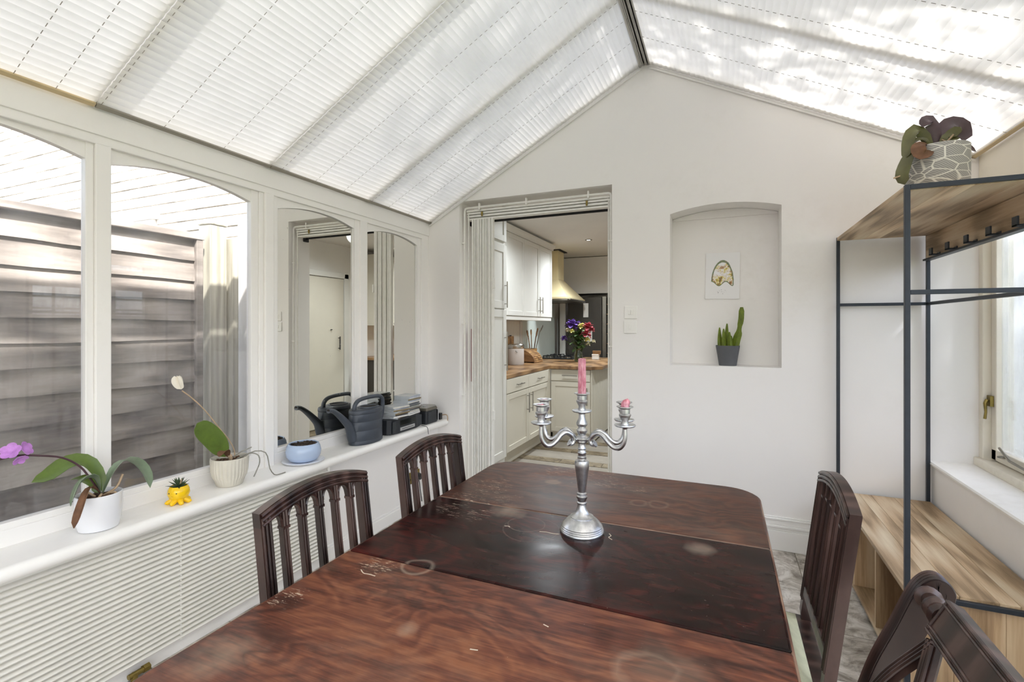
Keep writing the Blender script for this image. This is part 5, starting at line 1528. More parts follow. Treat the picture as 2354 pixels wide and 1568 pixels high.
# ------------------------------------------------------------------ niche: drawing and cactus pot
def drawing():
    g = G('drawing_paper')
    tc = g.n('ShaderNodeTexCoord')
    sep = g.n('ShaderNodeSeparateXYZ', i_0=tc.outputs['Object'])
    x, z = sep.outputs[0], sep.outputs[2]
    wob = g.noise(tc.outputs['Object'], 30, 4, 0.7)
    # dome outline: upper half of an ellipse, wavy hem below
    ex = g.math('DIVIDE', x, 0.068)
    ez = g.math('DIVIDE', g.math('SUBTRACT', z, -0.045), 0.148)
    r = g.math('SQRT', g.math('ADD', g.math('MULTIPLY', ex, ex), g.math('MULTIPLY', ez, ez)))
    hem = g.math('MULTIPLY_ADD', g.math('SINE', g.math('MULTIPLY', x, 75.0)), 0.014, -0.050)
    above = g.math('GREATER_THAN', z, hem)
    rim = g.math('MULTIPLY', g.math('LESS_THAN', g.math('ABSOLUTE', g.math('SUBTRACT', r, g.math('MULTIPLY_ADD', wob, 0.12, 0.90))), 0.05), above)
    inside = g.math('LESS_THAN', r, 0.95)
    hline = g.math('MULTIPLY', g.math('LESS_THAN', g.math('ABSOLUTE', g.math('SUBTRACT', z, hem)), 0.0035), inside)
    col = g.ramp(g.noise(tc.outputs['Object'], 26, 3, 0.6), [(0.30, lin('6B2A30')), (0.42, lin('B58A4A')), (0.50, lin('EDE9E2')), (0.57, lin('D7C55B')), (0.64, lin('8B6A45')), (0.75, lin('3F4A46'))], 'LINEAR')
    blot = g.math('MULTIPLY', g.math('MULTIPLY', inside, above), g.ramp(g.noise(tc.outputs['Object'], 18, 4, 0.6), [(0.43, 0.0), (0.50, 0.95)]))
    line_c = g.ramp(g.noise(tc.outputs['Object'], 60, 2), [(0.35, lin('2E3238')), (0.5, lin('5E7A3A')), (0.65, lin('7A5A3A'))])
    base = g.mix(blot, lin('EEEDED'), col)
    base = g.mix(g.math('MULTIPLY', g.math('MAXIMUM', rim, hline), 0.85), base, line_c)
    # faint marks below the dome
    ez2 = g.math('DIVIDE', g.math('SUBTRACT', z, -0.105), 0.016); ex2 = g.math('DIVIDE', x, 0.03)
    r2 = g.math('ADD', g.math('MULTIPLY', ex2, ex2), g.math('MULTIPLY', ez2, ez2))
    mk = g.math('MULTIPLY', g.math('LESS_THAN', r2, 1.0), g.ramp(g.noise(tc.outputs['Object'], 110, 2), [(0.58, 0.0), (0.62, 0.6)]))
    base = g.mix(mk, base, lin('6E6E72'))
    g.done(g.bsdf(base, 0.8))
drawing()
dm = MB(); grid = []
for i in range(7):
    row = []
    for j in range(9):
        x = -0.103 + 0.206 * i / 6; z = -0.152 + 0.304 * j / 8
        lift = 0.006 * (abs(x) / 0.103) ** 4 * (z / 0.152) ** 2
        row.append((x, -lift, z))
    grid.append(row)
dm.sheet(grid, 0.0008)
dw = dm.build('drawing', 'drawing_paper', smooth=60, loc=(0.002, YB + 0.186, 1.672))
dw.rotation_euler = (0, R(1.2), 0)
put(dw, 'white paper with a colourful dome shaped painting pinned in the niche', 'drawing')
CP = thing('cactus_pot', 'tapered grey pot of upright green succulents on the niche shelf', 'potted plant', (0.033, YB + 0.10, NZ0))
plain('grey_pot', '56575A', 0.7, var=0.08, vscale=14, bump=0.1)
plain('soil', '3A2E25', 0.95, var=0.4, vscale=60, bump=0.6, bscale=90)
def pot_round_sq(r0, r1, h, t=0.006, n=40, pw=3.2):
    def ring(r, z):
        out = []
        for k in range(n):
            a = 2 * PI * k / n; c, s = math.cos(a), math.sin(a)
            f = (abs(c) ** pw + abs(s) ** pw) ** (-1 / pw)
            out.append((r * f * c, r * f * s, z))
        return out
    m = MB(); rings = [ring(r0, 0), ring(r0 + (r1 - r0) * 0.5, h * 0.5), ring(r1 * 0.995, h * 0.94), ring(r1, h), ring(r1 - t, h), ring(r1 - t * 1.6, h * 0.85)]
    for r_ in rings: m.v += r_
    for i in range(len(rings) - 1):
        for k in range(n): m.f.append((i * n + k, i * n + (k + 1) % n, (i + 1) * n + (k + 1) % n, (i + 1) * n + k))
    m.f.append(tuple(reversed(range(n)))); m.f.append(tuple((len(rings) - 1) * n + k for k in range(n)))
    return m
pot_round_sq(0.052, 0.071, 0.128).build('pot', 'grey_pot', CP, smooth=50)
MB().lathe([(0.0, 0.112), (0.066, 0.112), (0.066, 0.116), (0.0, 0.119)], n=24).build('soil', 'soil', CP)
plain('cactus_green', '66751F', 0.55, var=0.3, vscale=40, bump=0.4, bscale=70)
def ridged(m, pts, rad, n=12, ridges=4):
    pts = bez(pts, 18)
    b = len(m.v); k_ = len(pts)
    for i, p in enumerate(pts):
        t = i / (k_ - 1)
        r_ = rad(t)
        for k in range(n):
            a = 2 * PI * k / n
            rr = r_ * (1 + 0.28 * math.cos(ridges * a))
            m.v.append((p.x + rr * math.cos(a), p.y + rr * math.sin(a), p.z))
    for i in range(k_ - 1):
        for k in range(n): m.f.append((b + i * n + k, b + i * n + (k + 1) % n, b + (i + 1) * n + (k + 1) % n, b + (i + 1) * n + k))
    m.f.append(tuple(b + k for k in reversed(range(n)))); m.f.append(tuple(b + (k_ - 1) * n + k for k in range(n)))
st = [([(0.040, 0, 0.11), (0.050, 0, 0.16), (0.062, 0, 0.205), (0.070, 0, 0.25), (0.078, 0, 0.30), (0.081, 0, 0.372)], lambda t: 0.017 * (1 - 0.15 * t) * (1.15 - 0.5 * math.exp(-((t - 0.52) / 0.10) ** 2)) * (0.55 if t > 0.97 else 1) * (1 if t < 0.55 else 0.75)),
      ([(-0.040, 0.01, 0.11), (-0.047, 0.01, 0.17), (-0.048, 0.01, 0.243)], lambda t: 0.0125 * (1 - t) ** 0.7 + 0.0025),
      ([(-0.020, -0.01, 0.11), (-0.024, -0.01, 0.17), (-0.024, -0.01, 0.235)], lambda t: 0.0095 * (1 - t) ** 0.6 + 0.0025),
      ([(-0.006, 0.012, 0.11), (-0.006, 0.012, 0.19), (-0.004, 0.012, 0.268)], lambda t: 0.0125 * (1 - t) ** 0.7 + 0.0025),
      ([(0.014, -0.02, 0.11), (0.012, -0.02, 0.16), (0.010, -0.02, 0.215)], lambda t: 0.011 * (1 - t) ** 0.7 + 0.0025),
      ([(0.024, 0.0, 0.11), (0.022, 0.0, 0.15), (0.021, 0.0, 0.190)], lambda t: 0.009 * (1 - t) ** 0.7 + 0.002)]
for pts, rf in st:
    m = MB(); ridged(m, pts, rf); m.build('stalk', 'cactus_green', CP, smooth=40)

# ------------------------------------------------------------------ orchid in the white pot
plain('white_ceramic', 'E9EAEE', 0.12, var=0.015, vscale=5)
plain('cream_ceramic', 'D5D0C3', 0.45, var=0.06, vscale=20)
plain('bark_chips', '5A4433', 0.9, var=0.5, vscale=70, bump=0.7, bscale=120)
plain('orchid_leaf', '586D2B', 0.35, var=0.28, vscale=14)
plain('orchid_leaf_grey', '73836B', 0.35, var=0.22, vscale=16)
plain('orchid_stem', '4A3038', 0.5, var=0.2, vscale=30)
plain('dry_leaf', '6E4E38', 0.8, var=0.35, vscale=30)
plain('dry_stalk', 'B9A083', 0.7, var=0.2, vscale=30)
plain('orchid_petal', 'B57CC4', 0.5, var=0.25, vscale=40)
plain('root_grey', '8C8A80', 0.7, var=0.2, vscale=40)
def pot_fill(parent, r, z, seed, n=46, mat='bark_chips'):
    r_ = random.Random(seed); m = MB()
    m.lathe([(0.0, z - 0.012), (r, z - 0.012), (r, z - 0.004), (0.0, z)], n=20)
    for k in range(n):
        a = r_.uniform(0, 2 * PI); q = r * math.sqrt(r_.uniform(0, 1)) * 0.9
        Mt_ = Matrix.Rotation(r_.uniform(0, 6), 3, 'Z') @ Matrix.Rotation(r_.uniform(-0.6, 0.6), 3, 'X')
        m.obox((q * math.cos(a), q * math.sin(a), z + r_.uniform(-0.004, 0.006)), (r_.uniform(0.012, 0.03), r_.uniform(0.006, 0.012), 0.006), Mt_)
    put(m.build('bark_mulch', mat, parent), kind='stuff')
OA = thing('orchid_pot', 'purple flowering orchid in a glossy white pot on the sill', 'potted plant', (-2.062, 1.022, 0.614))
MB().lathe([(0.0, 0.0), (0.050, 0.0), (0.058, 0.004), (0.0645, 0.03), (0.0685, 0.08), (0.069, 0.125), (0.066, 0.127), (0.063, 0.12), (0.060, 0.10)], n=40).build('pot', 'white_ceramic', OA, smooth=45)
pot_fill(OA, 0.061, 0.112, 1)
O0 = Vector((-2.062, 1.022, 0.614))
def lp(pts): return [Vector(p) - O0 for p in pts]
def mk_leaf(parent, pts, w_, side, mat, **kw):
    m = MB(); leaf(m, pts, w_, side, **kw); return m.build('leaf', mat, parent, smooth=70)
mk_leaf(OA, lp([(-2.062, 1.035, 0.735), (-2.07, 1.035, 0.785), (-2.08, 1.008, 0.845), (-2.085, 0.97, 0.868), (-2.08, 0.925, 0.862), (-2.07, 0.88, 0.838), (-2.06, 0.835, 0.832)]), 0.027, None, 'orchid_leaf', peak=0.62, cup=0.2, face=(0.62, -0.35, 0.7))
mk_leaf(OA, lp([(-2.055, 1.025, 0.735), (-2.045, 1.005, 0.795), (-2.03, 0.975, 0.812), (-2.02, 0.945, 0.80), (-2.01, 0.925, 0.765), (-2.01, 0.915, 0.735)]), 0.026, (0.9, -0.2, 0.3), 'orchid_leaf_grey', peak=0.6)
mk_leaf(OA, lp([(-2.06, 1.035, 0.735), (-2.055, 1.052, 0.79), (-2.05, 1.075, 0.825), (-2.045, 1.105, 0.838), (-2.04, 1.14, 0.815), (-2.035, 1.165, 0.77), (-2.03, 1.175, 0.715)]), 0.026, (0.9, 0.2, 0.3), 'orchid_leaf_grey', peak=0.6)
mk_leaf(OA, lp([(-2.07, 1.03, 0.735), (-2.085, 1.02, 0.77), (-2.10, 0.99, 0.795), (-2.105, 0.96, 0.80)]), 0.022, (0.7, 0.5, 0.2), 'orchid_leaf', peak=0.5)
mk_leaf(OA, lp([(-2.05, 1.02, 0.745), (-2.03, 0.985, 0.775), (-2.0, 0.955, 0.765), (-1.985, 0.935, 0.73), (-1.975, 0.92, 0.70), (-1.968, 0.905, 0.672)]), 0.012, (0.6, 0.5, 0.2), 'dry_leaf', peak=0.65, cup=0.9)
MB().tube(bez(lp([(-2.06, 1.03, 0.73), (-2.06, 1.0, 0.79), (-2.06, 0.965, 0.85), (-2.06, 0.915, 0.893), (-2.06, 0.85, 0.916), (-2.06, 0.80, 0.928), (-2.06, 0.745, 0.925)]), 24), 0.0034, 7).build('flower_stalk', 'orchid_stem', OA, smooth=60)
for k, (c, d, r_) in enumerate((((-2.055, 0.785, 0.944), (0.55, -0.5, 0.5), 0.030), ((-2.055, 0.815, 0.945), (0.7, 0.5, 0.4), 0.026), ((-2.05, 0.802, 0.918), (0.7, 0.1, -0.6), 0.022))):
    m = MB(); d = Vector(d).normalized(); c = Vector(c) - O0
    s_ = d.cross(Vector((0, 0, 1))).normalized(); u_ = s_.cross(d)
    for q in range(5):
        a = 2 * PI * q / 5 + 0.3
        dd = (s_ * math.cos(a) + u_ * math.sin(a)) * 0.9 + d * 0.35
        leaf(m, [c, c + dd * r_ * 0.55, c + dd * r_], r_ * 0.42, d.cross(dd), 0.2, 0.0012, 8, 0.25, 0.55)
    m.build('blossom', 'orchid_petal', OA, smooth=70)
for (a, b, c) in (((0.0, 0.01, 0.11), (0.02, 0.045, 0.135), (0.012, 0.07, 0.175)), ((0.01, 0.02, 0.11), (0.035, 0.03, 0.125), (0.045, 0.036, 0.112)), ((0.0, -0.01, 0.115), (-0.02, -0.03, 0.135), (0.0, -0.05, 0.113)), ((0.01, 0.0, 0.115), (0.035, -0.01, 0.128), (0.045, -0.03, 0.112))):
    MB().tube(bez([a, b, c], 8), 0.004, 6).build('aerial_root', 'dry_stalk', OA, smooth=60)

# ------------------------------------------------------------------ yellow octopus pot
OC = thing('octopus_pot', 'small yellow octopus shaped pot with a spiky succulent', 'potted plant', (-2.050, 1.296, 0.614), R(-30))
OC.scale = (0.9, 0.9, 0.92)
plain('yellow_glaze', 'F0C414', 0.18, var=0.06, vscale=12)
m = MB().lathe([(0.0, 0.012), (0.022, 0.014), (0.038, 0.028), (0.044, 0.046), (0.042, 0.062), (0.035, 0.076), (0.033, 0.078), (0.030, 0.074), (0.034, 0.062)], n=30)
m.build('body', 'yellow_glaze', OC, smooth=60)
for k in range(7):
    a = 2 * PI * k / 7 + 0.2
    MB().tube([(0.018 * math.cos(a), 0.018 * math.sin(a), 0.022), (0.033 * math.cos(a), 0.033 * math.sin(a), 0.012), (0.044 * math.cos(a), 0.044 * math.sin(a), 0.008), (0.051 * math.cos(a + 0.1), 0.051 * math.sin(a + 0.1), 0.0085)], [0.014, 0.011, 0.0095, 0.004], 10).build('tentacle', 'yellow_glaze', OC, smooth=60)
fd = Vector((0.80, -0.60, 0))
sd = Vector((0.60, 0.80, 0))
for s_ in (-1, 1):
    p = fd * 0.0395 + sd * 0.0165 * s_ + Vector((0, 0, 0.054))
    MB().lathe([(0.0, -0.0034), (0.0032, 0.0), (0.0, 0.0034)], tuple(p), 10).build('eye', 'black_plastic', OC, smooth=60)
MB().lathe([(0.0, -0.004), (0.0045, 0.0), (0.0, 0.004)], tuple(fd * 0.043 + Vector((0, 0, 0.044))), 10).build('snout', 'yellow_glaze', OC, smooth=60)
MB().lathe([(0.0, 0.064), (0.032, 0.064), (0.032, 0.067), (0.0, 0.069)], n=16).build('soil', 'soil', OC)
plain('succulent_green', '3F5036', 0.5, var=0.3, vscale=60)
rr_ = random.Random(21)
for k in range(22):
    a = k * 2.4; el = R(12 + 62 * (k / 22.0)); r_ = 0.054 - 0.016 * k / 22
    d = Vector((math.cos(a) * math.cos(el), math.sin(a) * math.cos(el), math.sin(el)))
    p = Vector((0, 0, 0.068 + 0.0004 * k))
    m = MB().tube([p, p + d * r_ * 0.5 + Vector((0, 0, 0.002)), p + d * r_], [0.0045, 0.0055, 0.0008], 6, flat=0.5)
    m.build('leaf', 'succulent_green', OC, smooth=60)
MB().tube([(0.0, 0, 0.066), (0.012, 0.006, 0.090), (0.016, 0.010, 0.108)], 0.0028, 6).build('stick', 'dry_stalk', OC, smooth=60)

# ------------------------------------------------------------------ orchid in the ribbed pot
OB = thing('ribbed_orchid_pot', 'single leaf orchid in a ribbed cream pot on the sill', 'potted plant', (-2.075, 1.540, 0.614))
m = MB(); n = 96; rings = []
for (r_, z, w_) in ((0.0, 0.0, 0), (0.050, 0.0, 0), (0.056, 0.003, 0.4), (0.064, 0.030, 1), (0.073, 0.045, 1), (0.078, 0.07, 1), (0.081, 0.118, 1), (0.0815, 0.123, 0.3), (0.0815, 0.127, 0), (0.078, 0.128, 0), (0.076, 0.118, 0), (0.074, 0.10, 0)):
    rings.append([((r_ * 0.95 + 0.0022 * w_ * math.cos(32 * 2 * PI * k / n)) * math.cos(2 * PI * k / n), (r_ * 0.95 + 0.0022 * w_ * math.cos(32 * 2 * PI * k / n)) * math.sin(2 * PI * k / n), z) for k in range(n)])
for r_ in rings: m.v += r_
for i in range(len(rings) - 1):
    for k in range(n): m.f.append((i * n + k, i * n + (k + 1) % n, (i + 1) * n + (k + 1) % n, (i + 1) * n + k))
m.build('pot', 'cream_ceramic', OB, smooth=70)
pot_fill(OB, 0.070, 0.110, 5)
O0 = Vector((-2.075, 1.540, 0.614))
mk_leaf(OB, lp([(-2.08, 1.525, 0.745), (-2.085, 1.505, 0.785), (-2.09, 1.475, 0.835), (-2.09, 1.43, 0.885), (-2.085, 1.395, 0.92)]), 0.044, None, 'orchid_leaf', peak=0.55, cup=0.12, tip=0.05, face=(0.75, -0.5, 0.35))
mk_leaf(OB, lp([(-2.075, 1.53, 0.742), (-2.06, 1.51, 0.775), (-2.045, 1.48, 0.778), (-2.035, 1.46, 0.765)]), 0.018, (0.8, 0.4, 0.1), 'dry_leaf', peak=0.5)
MB().tube(bez(lp([(-2.075, 1.565, 0.73), (-2.08, 1.566, 0.765), (-2.085, 1.545, 0.815), (-2.09, 1.502, 0.877), (-2.09, 1.432, 0.972), (-2.09, 1.374, 1.034), (-2.09, 1.335, 1.068)]), 24), 0.0026, 6).build('dry_flower_stalk', 'dry_stalk', OB, smooth=60)
plain('dry_petal', 'E9E2D4', 0.7, var=0.05)
m = MB(); c = Vector((-2.088, 1.33, 1.075)) - O0
for q in range(4):
    a = q * 1.5
    leaf(m, [c, c + Vector((0.006 * math.cos(a), -0.012 + 0.008 * math.sin(a), 0.03)), c + Vector((0.004 * math.cos(a), -0.018 + 0.010 * math.sin(a), 0.058))], 0.014, (math.cos(a), math.sin(a), 0), 0.5, 0.0012, 8)
m.build('dried_blossom', 'dry_petal', OB, smooth=70)
m = MB().tube(bez(lp([(-2.075, 1.545, 0.725), (-2.07, 1.538, 0.745), (-2.08, 1.527, 0.76)]), 8), [0.009] * 9, 8)
m.build('stem_base', 'dry_stalk', OB, smooth=60)
for pts in ([(-2.05, 1.555, 0.73), (-2.02, 1.60, 0.748), (-2.0, 1.628, 0.735), (-1.995, 1.632, 0.70), (-2.0, 1.62, 0.665), (-2.0, 1.605, 0.64)],
            [(-2.05, 1.56, 0.732), (-2.01, 1.62, 0.755), (-1.99, 1.66, 0.74), (-1.985, 1.672, 0.70), (-1.985, 1.68, 0.66), (-1.985, 1.705, 0.624), (-1.985, 1.735, 0.6175), (-1.985, 1.77, 0.6175)],
            [(-2.07, 1.55, 0.735), (-2.04, 1.57, 0.76), (-2.02, 1.61, 0.775)]):
    MB().tube(bez(lp(pts), 20), 0.0026, 6).build('aerial_root', 'root_grey', OB, smooth=60)

# ------------------------------------------------------------------ blue bowl pot on saucer
plain('blue_glaze', 'AFC0DA', 0.18, var=0.03, vscale=8)
SA = put(MB().lathe([(0.0, 0.0), (0.06, 0.0), (0.066, 0.003), (0.104, 0.008), (0.107, 0.011), (0.104, 0.012), (0.066, 0.007), (0.0, 0.006)], n=40).build('saucer', 'white_ceramic', smooth=50, loc=(-2.060, 1.955, 0.614)), 'shallow white saucer under the blue bowl pot', 'saucer')
BW = thing('blue_bowl_pot', 'round pale blue bowl pot of bare soil on a white saucer', 'pot', (-2.060, 1.955, 0.6215))
MB().lathe([(0.0, 0.0), (0.055, 0.0), (0.072, 0.008), (0.086, 0.030), (0.089, 0.052), (0.084, 0.076), (0.076, 0.092), (0.073, 0.094), (0.070, 0.091), (0.078, 0.072)], n=40).build('bowl', 'blue_glaze', BW, smooth=60)
pot_fill(BW, 0.071, 0.084, 9, 60, 'soil')

# ------------------------------------------------------------------ watering can
plain('can_plastic', '3C424C', 0.42, var=0.06, vscale=20, bump=0.06, bscale=120)
WC = thing('watering_can', 'dark slate plastic watering can on the sill before the mirror', 'watering can', (-2.062, 2.455, 0.614))
WC.scale = (1, 1, 0.86)
def oval(a, b, z, n=48): return [(b * math.cos(2 * PI * k / n), a * math.sin(2 * PI * k / n), z) for k in range(n)]
m = MB(); n = 48
prof = [(0.94, 0.0), (1.0, 0.006), (1.0, 0.024), (0.985, 0.027), (0.985, 0.030), (0.99, 0.033), (0.985, 0.095), (0.970, 0.098), (0.970, 0.101), (0.985, 0.104), (0.98, 0.158), (0.965, 0.161), (0.965, 0.164), (0.98, 0.167), (0.975, 0.212), (0.965, 0.216), (0.99, 0.220), (0.99, 0.236), (0.96, 0.244), (0.86, 0.249)]
rings = [oval(0.132 * f, 0.078 * f, z) for f, z in prof]
for r_ in rings: m.v += r_
for i in range(len(rings) - 1):
    for k in range(n): m.f.append((i * n + k, i * n + (k + 1) % n, (i + 1) * n + (k + 1) % n, (i + 1) * n + k))
m.f.append(tuple(reversed(range(n)))); m.f.append(tuple((len(rings) - 1) * n + k for k in range(n)))
m.build('body', 'can_plastic', WC, smooth=30)
m = MB(); rings = [oval(0.072, 0.055, 0.2495), oval(0.070, 0.053, 0.258), oval(0.062, 0.046, 0.258), oval(0.060, 0.044, 0.2505)]
for r_ in rings: m.v += [(x, y + 0.025, z) for x, y, z in r_]
for i in range(3):
    for k in range(n): m.f.append((i * n + k, i * n + (k + 1) % n, (i + 1) * n + (k + 1) % n, (i + 1) * n + k))
m.f.append(tuple(3 * n + k for k in range(n)))
m.build('filler_rim', 'can_plastic', WC, smooth=30)
m = MB(); m.v += [(x, y + 0.025, z) for x, y, z in oval(0.060, 0.044, 0.2512)]; m.f.append(tuple(range(n)))
m.build('filler_opening', 'dark_gap', WC)
MB().tube(bez([(0, -0.115, 0.035), (0, -0.130, 0.085), (0, -0.150, 0.140), (0, -0.195, 0.195), (0, -0.245, 0.245), (0, -0.285, 0.275), (0, -0.318, 0.283)], 24), [0.030, 0.031, 0.031, 0.031, 0.030, 0.029, 0.028, 0.027, 0.026, 0.024, 0.023, 0.022, 0.021, 0.020, 0.019, 0.018, 0.017, 0.016, 0.0155, 0.015, 0.015, 0.015, 0.015, 0.016, 0.016][:25], 14).build('spout', 'can_plastic', WC, smooth=50)
MB().lathe([(0.0, 0.0), (0.011, 0.0005)], n=12).build('spout_hole', 'dark_gap', WC, loc=(0, -0.3185, 0.283)).rotation_euler = (R(95), 0, 0)
hp = bez([(0, -0.105, 0.238), (0, -0.102, 0.275), (0, -0.075, 0.306), (0, -0.02, 0.318), (0, 0.08, 0.320), (0, 0.135, 0.312), (0, 0.162, 0.285), (0, 0.165, 0.24), (0, 0.158, 0.18), (0, 0.142, 0.13), (0, 0.128, 0.095)], 40)
MB().tube(hp, [0.0145] * len(hp), 12, flat=0.85).build('handle', 'can_plastic', WC, smooth=60)

# ------------------------------------------------------------------ radio, discs, small player
plain('radio_grey', '23262B', 0.5, var=0.1, vscale=30)
plain('grille_grey', '33363A', 0.75, var=0.3, vscale=200)
plain('display_dark', '0E1416', 0.12)
plain('silver_plastic', 'B7B7B8', 0.35, 0.3)
RA = thing('table_radio', 'low charcoal table radio with a silver strip under the disc stacks', 'radio', (-2.068, 2.815, 0.614))
m = MB().prism([(-0.185, -0.075), (0.185, -0.075), (0.185, 0.03), (0.17, 0.055), (0.10, 0.070), (-0.10, 0.070), (-0.17, 0.055), (-0.185, 0.03)], lambda a, b: (b, a, 0.004), lambda a, b: (b * 0.97, a * 0.985, 0.104))
m.build('case', 'radio_grey', RA, bevel=0.006, seg=3)
MB().box(0.066, -0.088, 0.052, 0.0725, 0.088, 0.090).build('display', 'display_dark', RA, bevel=0.002)
MB().box(0.068, -0.090, 0.018, 0.075, 0.075, 0.040).build('disc_slot_strip', 'silver_plastic', RA, bevel=0.002)
MB().box(0.0745, -0.075, 0.028, 0.0756, 0.060, 0.031).build('disc_slot', 'dark_gap', RA)
for y in (-0.135, 0.135):
    M_ = Matrix.Rotation(R(-12 if y > 0 else 12), 3, 'Z')
    MB().obox((0.060, y, 0.052), (0.008, 0.065, 0.075), M_).build('speaker_grille', 'grille_grey', RA, bevel=0.002)
for y in (-0.15, 0.15): MB().box(-0.05, y - 0.01, 0, 0.04, y + 0.01, 0.005).build('foot', 'black_plastic', RA)
MB().tube(bez([(0.06, 0.18, 0.004), (0.10, 0.17, 0.003), (0.108, 0.185, -0.012), (0.106, 0.20, -0.06)], 12), 0.002, 6).build('cable', 'black_plastic', RA, smooth=50)
disc_cols = ['C9C9CC', '8E9094', 'B9B4A6', '4A4C52', 'DAD8D4', '7C6A4A', '9FA6B4', 'E2E0DA', '5E5348', 'A8A39A', '3C4048', 'CFCBC0']
for i, h in enumerate(disc_cols): plain('disc_case_%d' % i, h, 0.2, var=0.2, vscale=40)
plain('disc_clear', 'BFC3C6', 0.12, var=0.1)
dr = random.Random(17)
case_me = {}
def disc(x, y, z, rz, col, label, tilt=(0, 0)):
    if col not in case_me:
        case_me[col] = (MB().box(-0.0625, -0.071, 0.001, 0.0625, 0.071, 0.0088).mesh('tray', 'disc_case_%d' % col), MB().box(-0.0628, -0.0713, 0.0089, 0.0628, 0.0713, 0.0101).box(-0.0628, -0.0713, 0.0, 0.0628, -0.0700, 0.0101).mesh('lid', 'disc_clear'))
    o = thing('disc_case', label, 'disc case', (x, y, z), rz, 'disc cases piled on the radio')
    o.rotation_euler = (tilt[0], tilt[1], rz)
    inst(case_me[col][0], 'tray', o); inst(case_me[col][1], 'lid', o)
ORD = ['first', 'second', 'third', 'fourth', 'fifth', 'sixth', 'seventh', 'eighth', 'ninth', 'tenth', 'eleventh', 'twelfth', 'thirteenth']
z = 0.719
for k in range(13):
    disc(-2.058 + dr.uniform(-0.006, 0.006), 2.885 + dr.uniform(-0.006, 0.006), z, R(dr.uniform(-5, 5)), dr.randrange(12), 'plastic disc case, %s from the bottom of the tall pile on the radio' % ORD[k]); z += 0.0103
z = 0.719
for k in range(8):
    disc(-2.050 + dr.uniform(-0.01, 0.012), 2.735 + dr.uniform(-0.008, 0.008), z, R(dr.uniform(-14, 10)), dr.randrange(12), 'plastic disc case, %s from the bottom of the low pile by the watering can' % ORD[k]); z += 0.0103
BX = thing('compact_player', 'small silver and black disc player in the sill corner', 'disc player', (-2.072, 3.125, 0.614))
m = MB().prism([(-0.09, -0.075), (0.10, -0.075), (0.115, -0.03), (0.115, 0.035), (0.06, 0.078), (-0.09, 0.078)], lambda a, b: (b, a, 0.0), lambda a, b: (b * 0.96, a * 0.97, 0.100))
m.build('case', 'radio_grey', BX, bevel=0.008, seg=3)
m = MB().prism([(-0.09, -0.078), (0.10, -0.078), (0.118, -0.03), (0.118, 0.035), (0.06, 0.081), (-0.09, 0.081)], lambda a, b: (b, a, 0.098), lambda a, b: (b * 0.9, a * 0.92, 0.120))
plain('smoked_lid', '6B665C', 0.2, 0.3, var=0.2, vscale=20)
m.build('lid', 'smoked_lid', BX, bevel=0.006, seg=3)
MB().box(0.066, -0.065, 0.01, 0.081, -0.02, 0.09).build('speaker', 'grille_grey', BX, bevel=0.003)
M_ = Matrix.Rotation(R(46), 3, 'Z')
MB().obox((0.064, 0.085, 0.05), (0.006, 0.055, 0.078), M_).build('front_panel', 'silver_plastic', BX, bevel=0.002)
MB().obox((0.0665, 0.087, 0.055), (0.005, 0.04, 0.04), M_).build('display', 'display_dark', BX, bevel=0.002)
MB().lathe([(0.0, 0.118), (0.012, 0.118), (0.012, 0.124), (0.0, 0.125)], (0, 0.0, 0), 14).build('button', 'silver_plastic', BX, smooth=40)
AD = thing('power_adaptor', 'black power adaptor with pale cable at the sill end', 'adaptor', (-2.03, 3.265, 0.614))
MB().box(-0.022, -0.018, 0, 0.022, 0.018, 0.05).build('body', 'black_plastic', AD, bevel=0.004)
MB().tube(bez([(0.01, 0.018, 0.03), (0.05, 0.028, 0.035), (0.062, 0.03, 0.01), (0.058, 0.03, -0.03)], 14), 0.004, 6).build('cable', 'dry_stalk', AD, smooth=60)

# ------------------------------------------------------------------ plant on top of the hall rack
def leaf_print():
    g = G('printed_pot')
    v = g.coords((1, 1, 1), rot=(0, R(35), R(20)))
    w_ = g.n('ShaderNodeTexVoronoi', feature='DISTANCE_TO_EDGE', i_Vector=g.coords((16, 16, 34), rot=(0.5, 0.6, 0)), i_Scale=1.0)
    vein = g.ramp(w_.outputs[0], [(0.02, 1.0), (0.06, 0.0)])
    w2 = g.n('ShaderNodeTexWave', i_Vector=g.coords((1, 1, 1), rot=(0.6, 0.9, 0.2)), i_Scale=55, i_Distortion=2.0, i_Detail=1)
    fine = g.ramp(w2.outputs[1], [(0.3, lin('8A8884')), (0.7, lin('AEABA5'))])
    col = g.mix(vein, fine, lin('E3E0D6'))
    g.done(g.bsdf(col, 0.6, 0, g.bump(vein, 0.3, 0.004)))
leaf_print()
plain('rack_leaf', '5B5A33', 0.35, var=0.35, vscale=12)
plain('rack_leaf_purple', '4C3A3E', 0.35, var=0.3, vscale=14)
RP = thing('printed_plant_pot', 'drooping orchid in a grey leaf printed pot on top of the rack', 'potted plant', (0.745, 2.325, 1.846))
MB().lathe([(0.0, 0.0), (0.090, 0.0), (0.094, 0.004), (0.095, 0.160), (0.092, 0.163), (0.089, 0.158), (0.088, 0.14)], n=44).build('pot', 'printed_pot', RP, smooth=50)
pot_fill(RP, 0.087, 0.150, 14)
O0 = Vector((0.729, 2.331, 1.846))
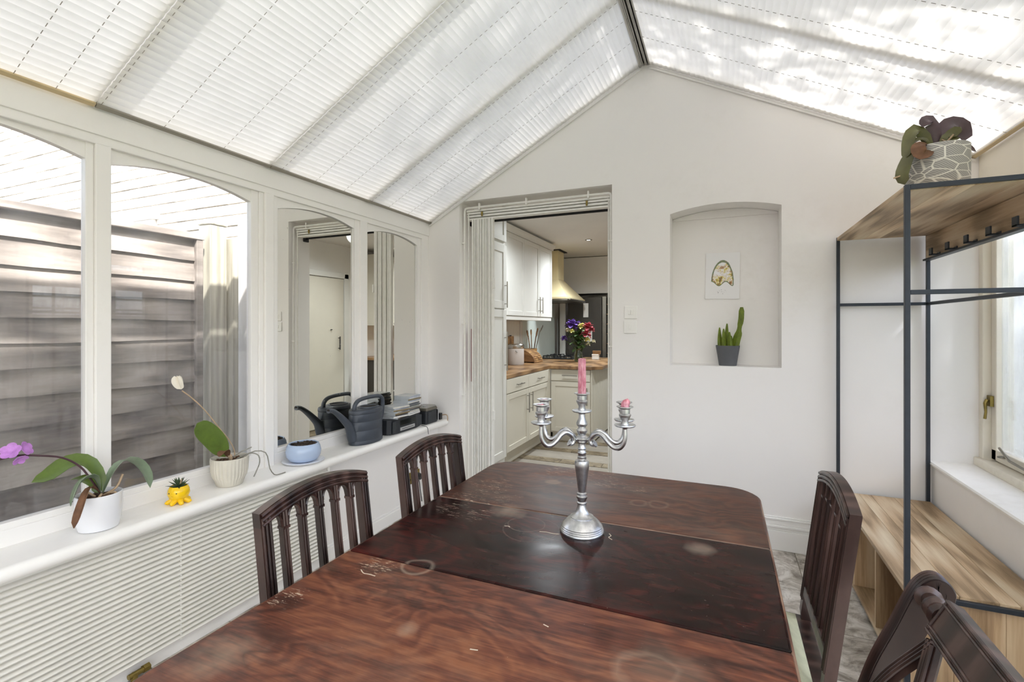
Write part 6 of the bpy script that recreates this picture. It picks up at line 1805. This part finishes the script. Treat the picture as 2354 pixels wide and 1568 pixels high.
LV = [([(0.712, 2.325, 1.995), (0.690, 2.315, 2.055), (0.655, 2.30, 2.085), (0.632, 2.285, 2.05), (0.622, 2.275, 2.0), (0.612, 2.27, 1.965)], 0.021, (-0.3, -0.8, 0.3), 'rack_leaf', 0.5),
      ([(0.700, 2.31, 2.0), (0.665, 2.29, 2.012), (0.632, 2.27, 1.985), (0.612, 2.26, 1.94), (0.602, 2.255, 1.90), (0.610, 2.255, 1.868)], 0.022, (-0.5, -0.8, 0.1), 'rack_leaf', 0.7),
      ([(0.720, 2.325, 2.0), (0.722, 2.32, 2.06), (0.708, 2.315, 2.105), (0.690, 2.305, 2.112), (0.676, 2.30, 2.088)], 0.024, (-0.1, -0.8, 0.5), 'rack_leaf_purple', 0.6),
      ([(0.722, 2.325, 2.0), (0.735, 2.33, 2.065), (0.765, 2.335, 2.098), (0.795, 2.34, 2.095), (0.815, 2.345, 2.065), (0.812, 2.345, 2.03)], 0.030, (0.0, -0.85, 0.5), 'rack_leaf_purple', 0.62),
      ([(0.735, 2.32, 1.995), (0.755, 2.31, 2.03), (0.770, 2.30, 2.052), (0.775, 2.29, 2.035)], 0.026, (-0.5, -0.8, 0.0), 'rack_leaf', 0.5),
      ([(0.760, 2.34, 1.995), (0.792, 2.352, 2.025), (0.825, 2.365, 2.018), (0.862, 2.385, 1.998)], 0.016, (0.1, -0.8, 0.5), 'rack_leaf_purple', 0.6),
      ([(0.71, 2.315, 2.0), (0.685, 2.30, 2.035), (0.660, 2.29, 2.04), (0.640, 2.285, 2.025)], 0.014, (-0.3, -0.6, 0.6), 'rack_leaf', 0.5),
      ([(0.700, 2.30, 2.0), (0.665, 2.265, 2.012), (0.645, 2.24, 1.995), (0.655, 2.232, 1.965), (0.690, 2.235, 1.972)], 0.022, (-0.4, -0.9, 0.3), 'dry_leaf', 0.6)]
for pts, w_, sd_, mt, pk in LV:
    mk_leaf(RP, lp(pts), w_, None, mt, peak=pk, cup=0.25, face=sd_)
for pts in ([(0.73, 2.31, 2.0), (0.75, 2.30, 2.025), (0.765, 2.29, 2.045)], [(0.76, 2.30, 1.998), (0.745, 2.295, 2.02), (0.73, 2.29, 2.03)], [(0.62, 2.27, 1.925), (0.60, 2.26, 1.905), (0.575, 2.25, 1.895)]):
    MB().tube(bez(lp(pts), 8), 0.003, 6).build('aerial_root', 'dry_stalk', RP, smooth=60)
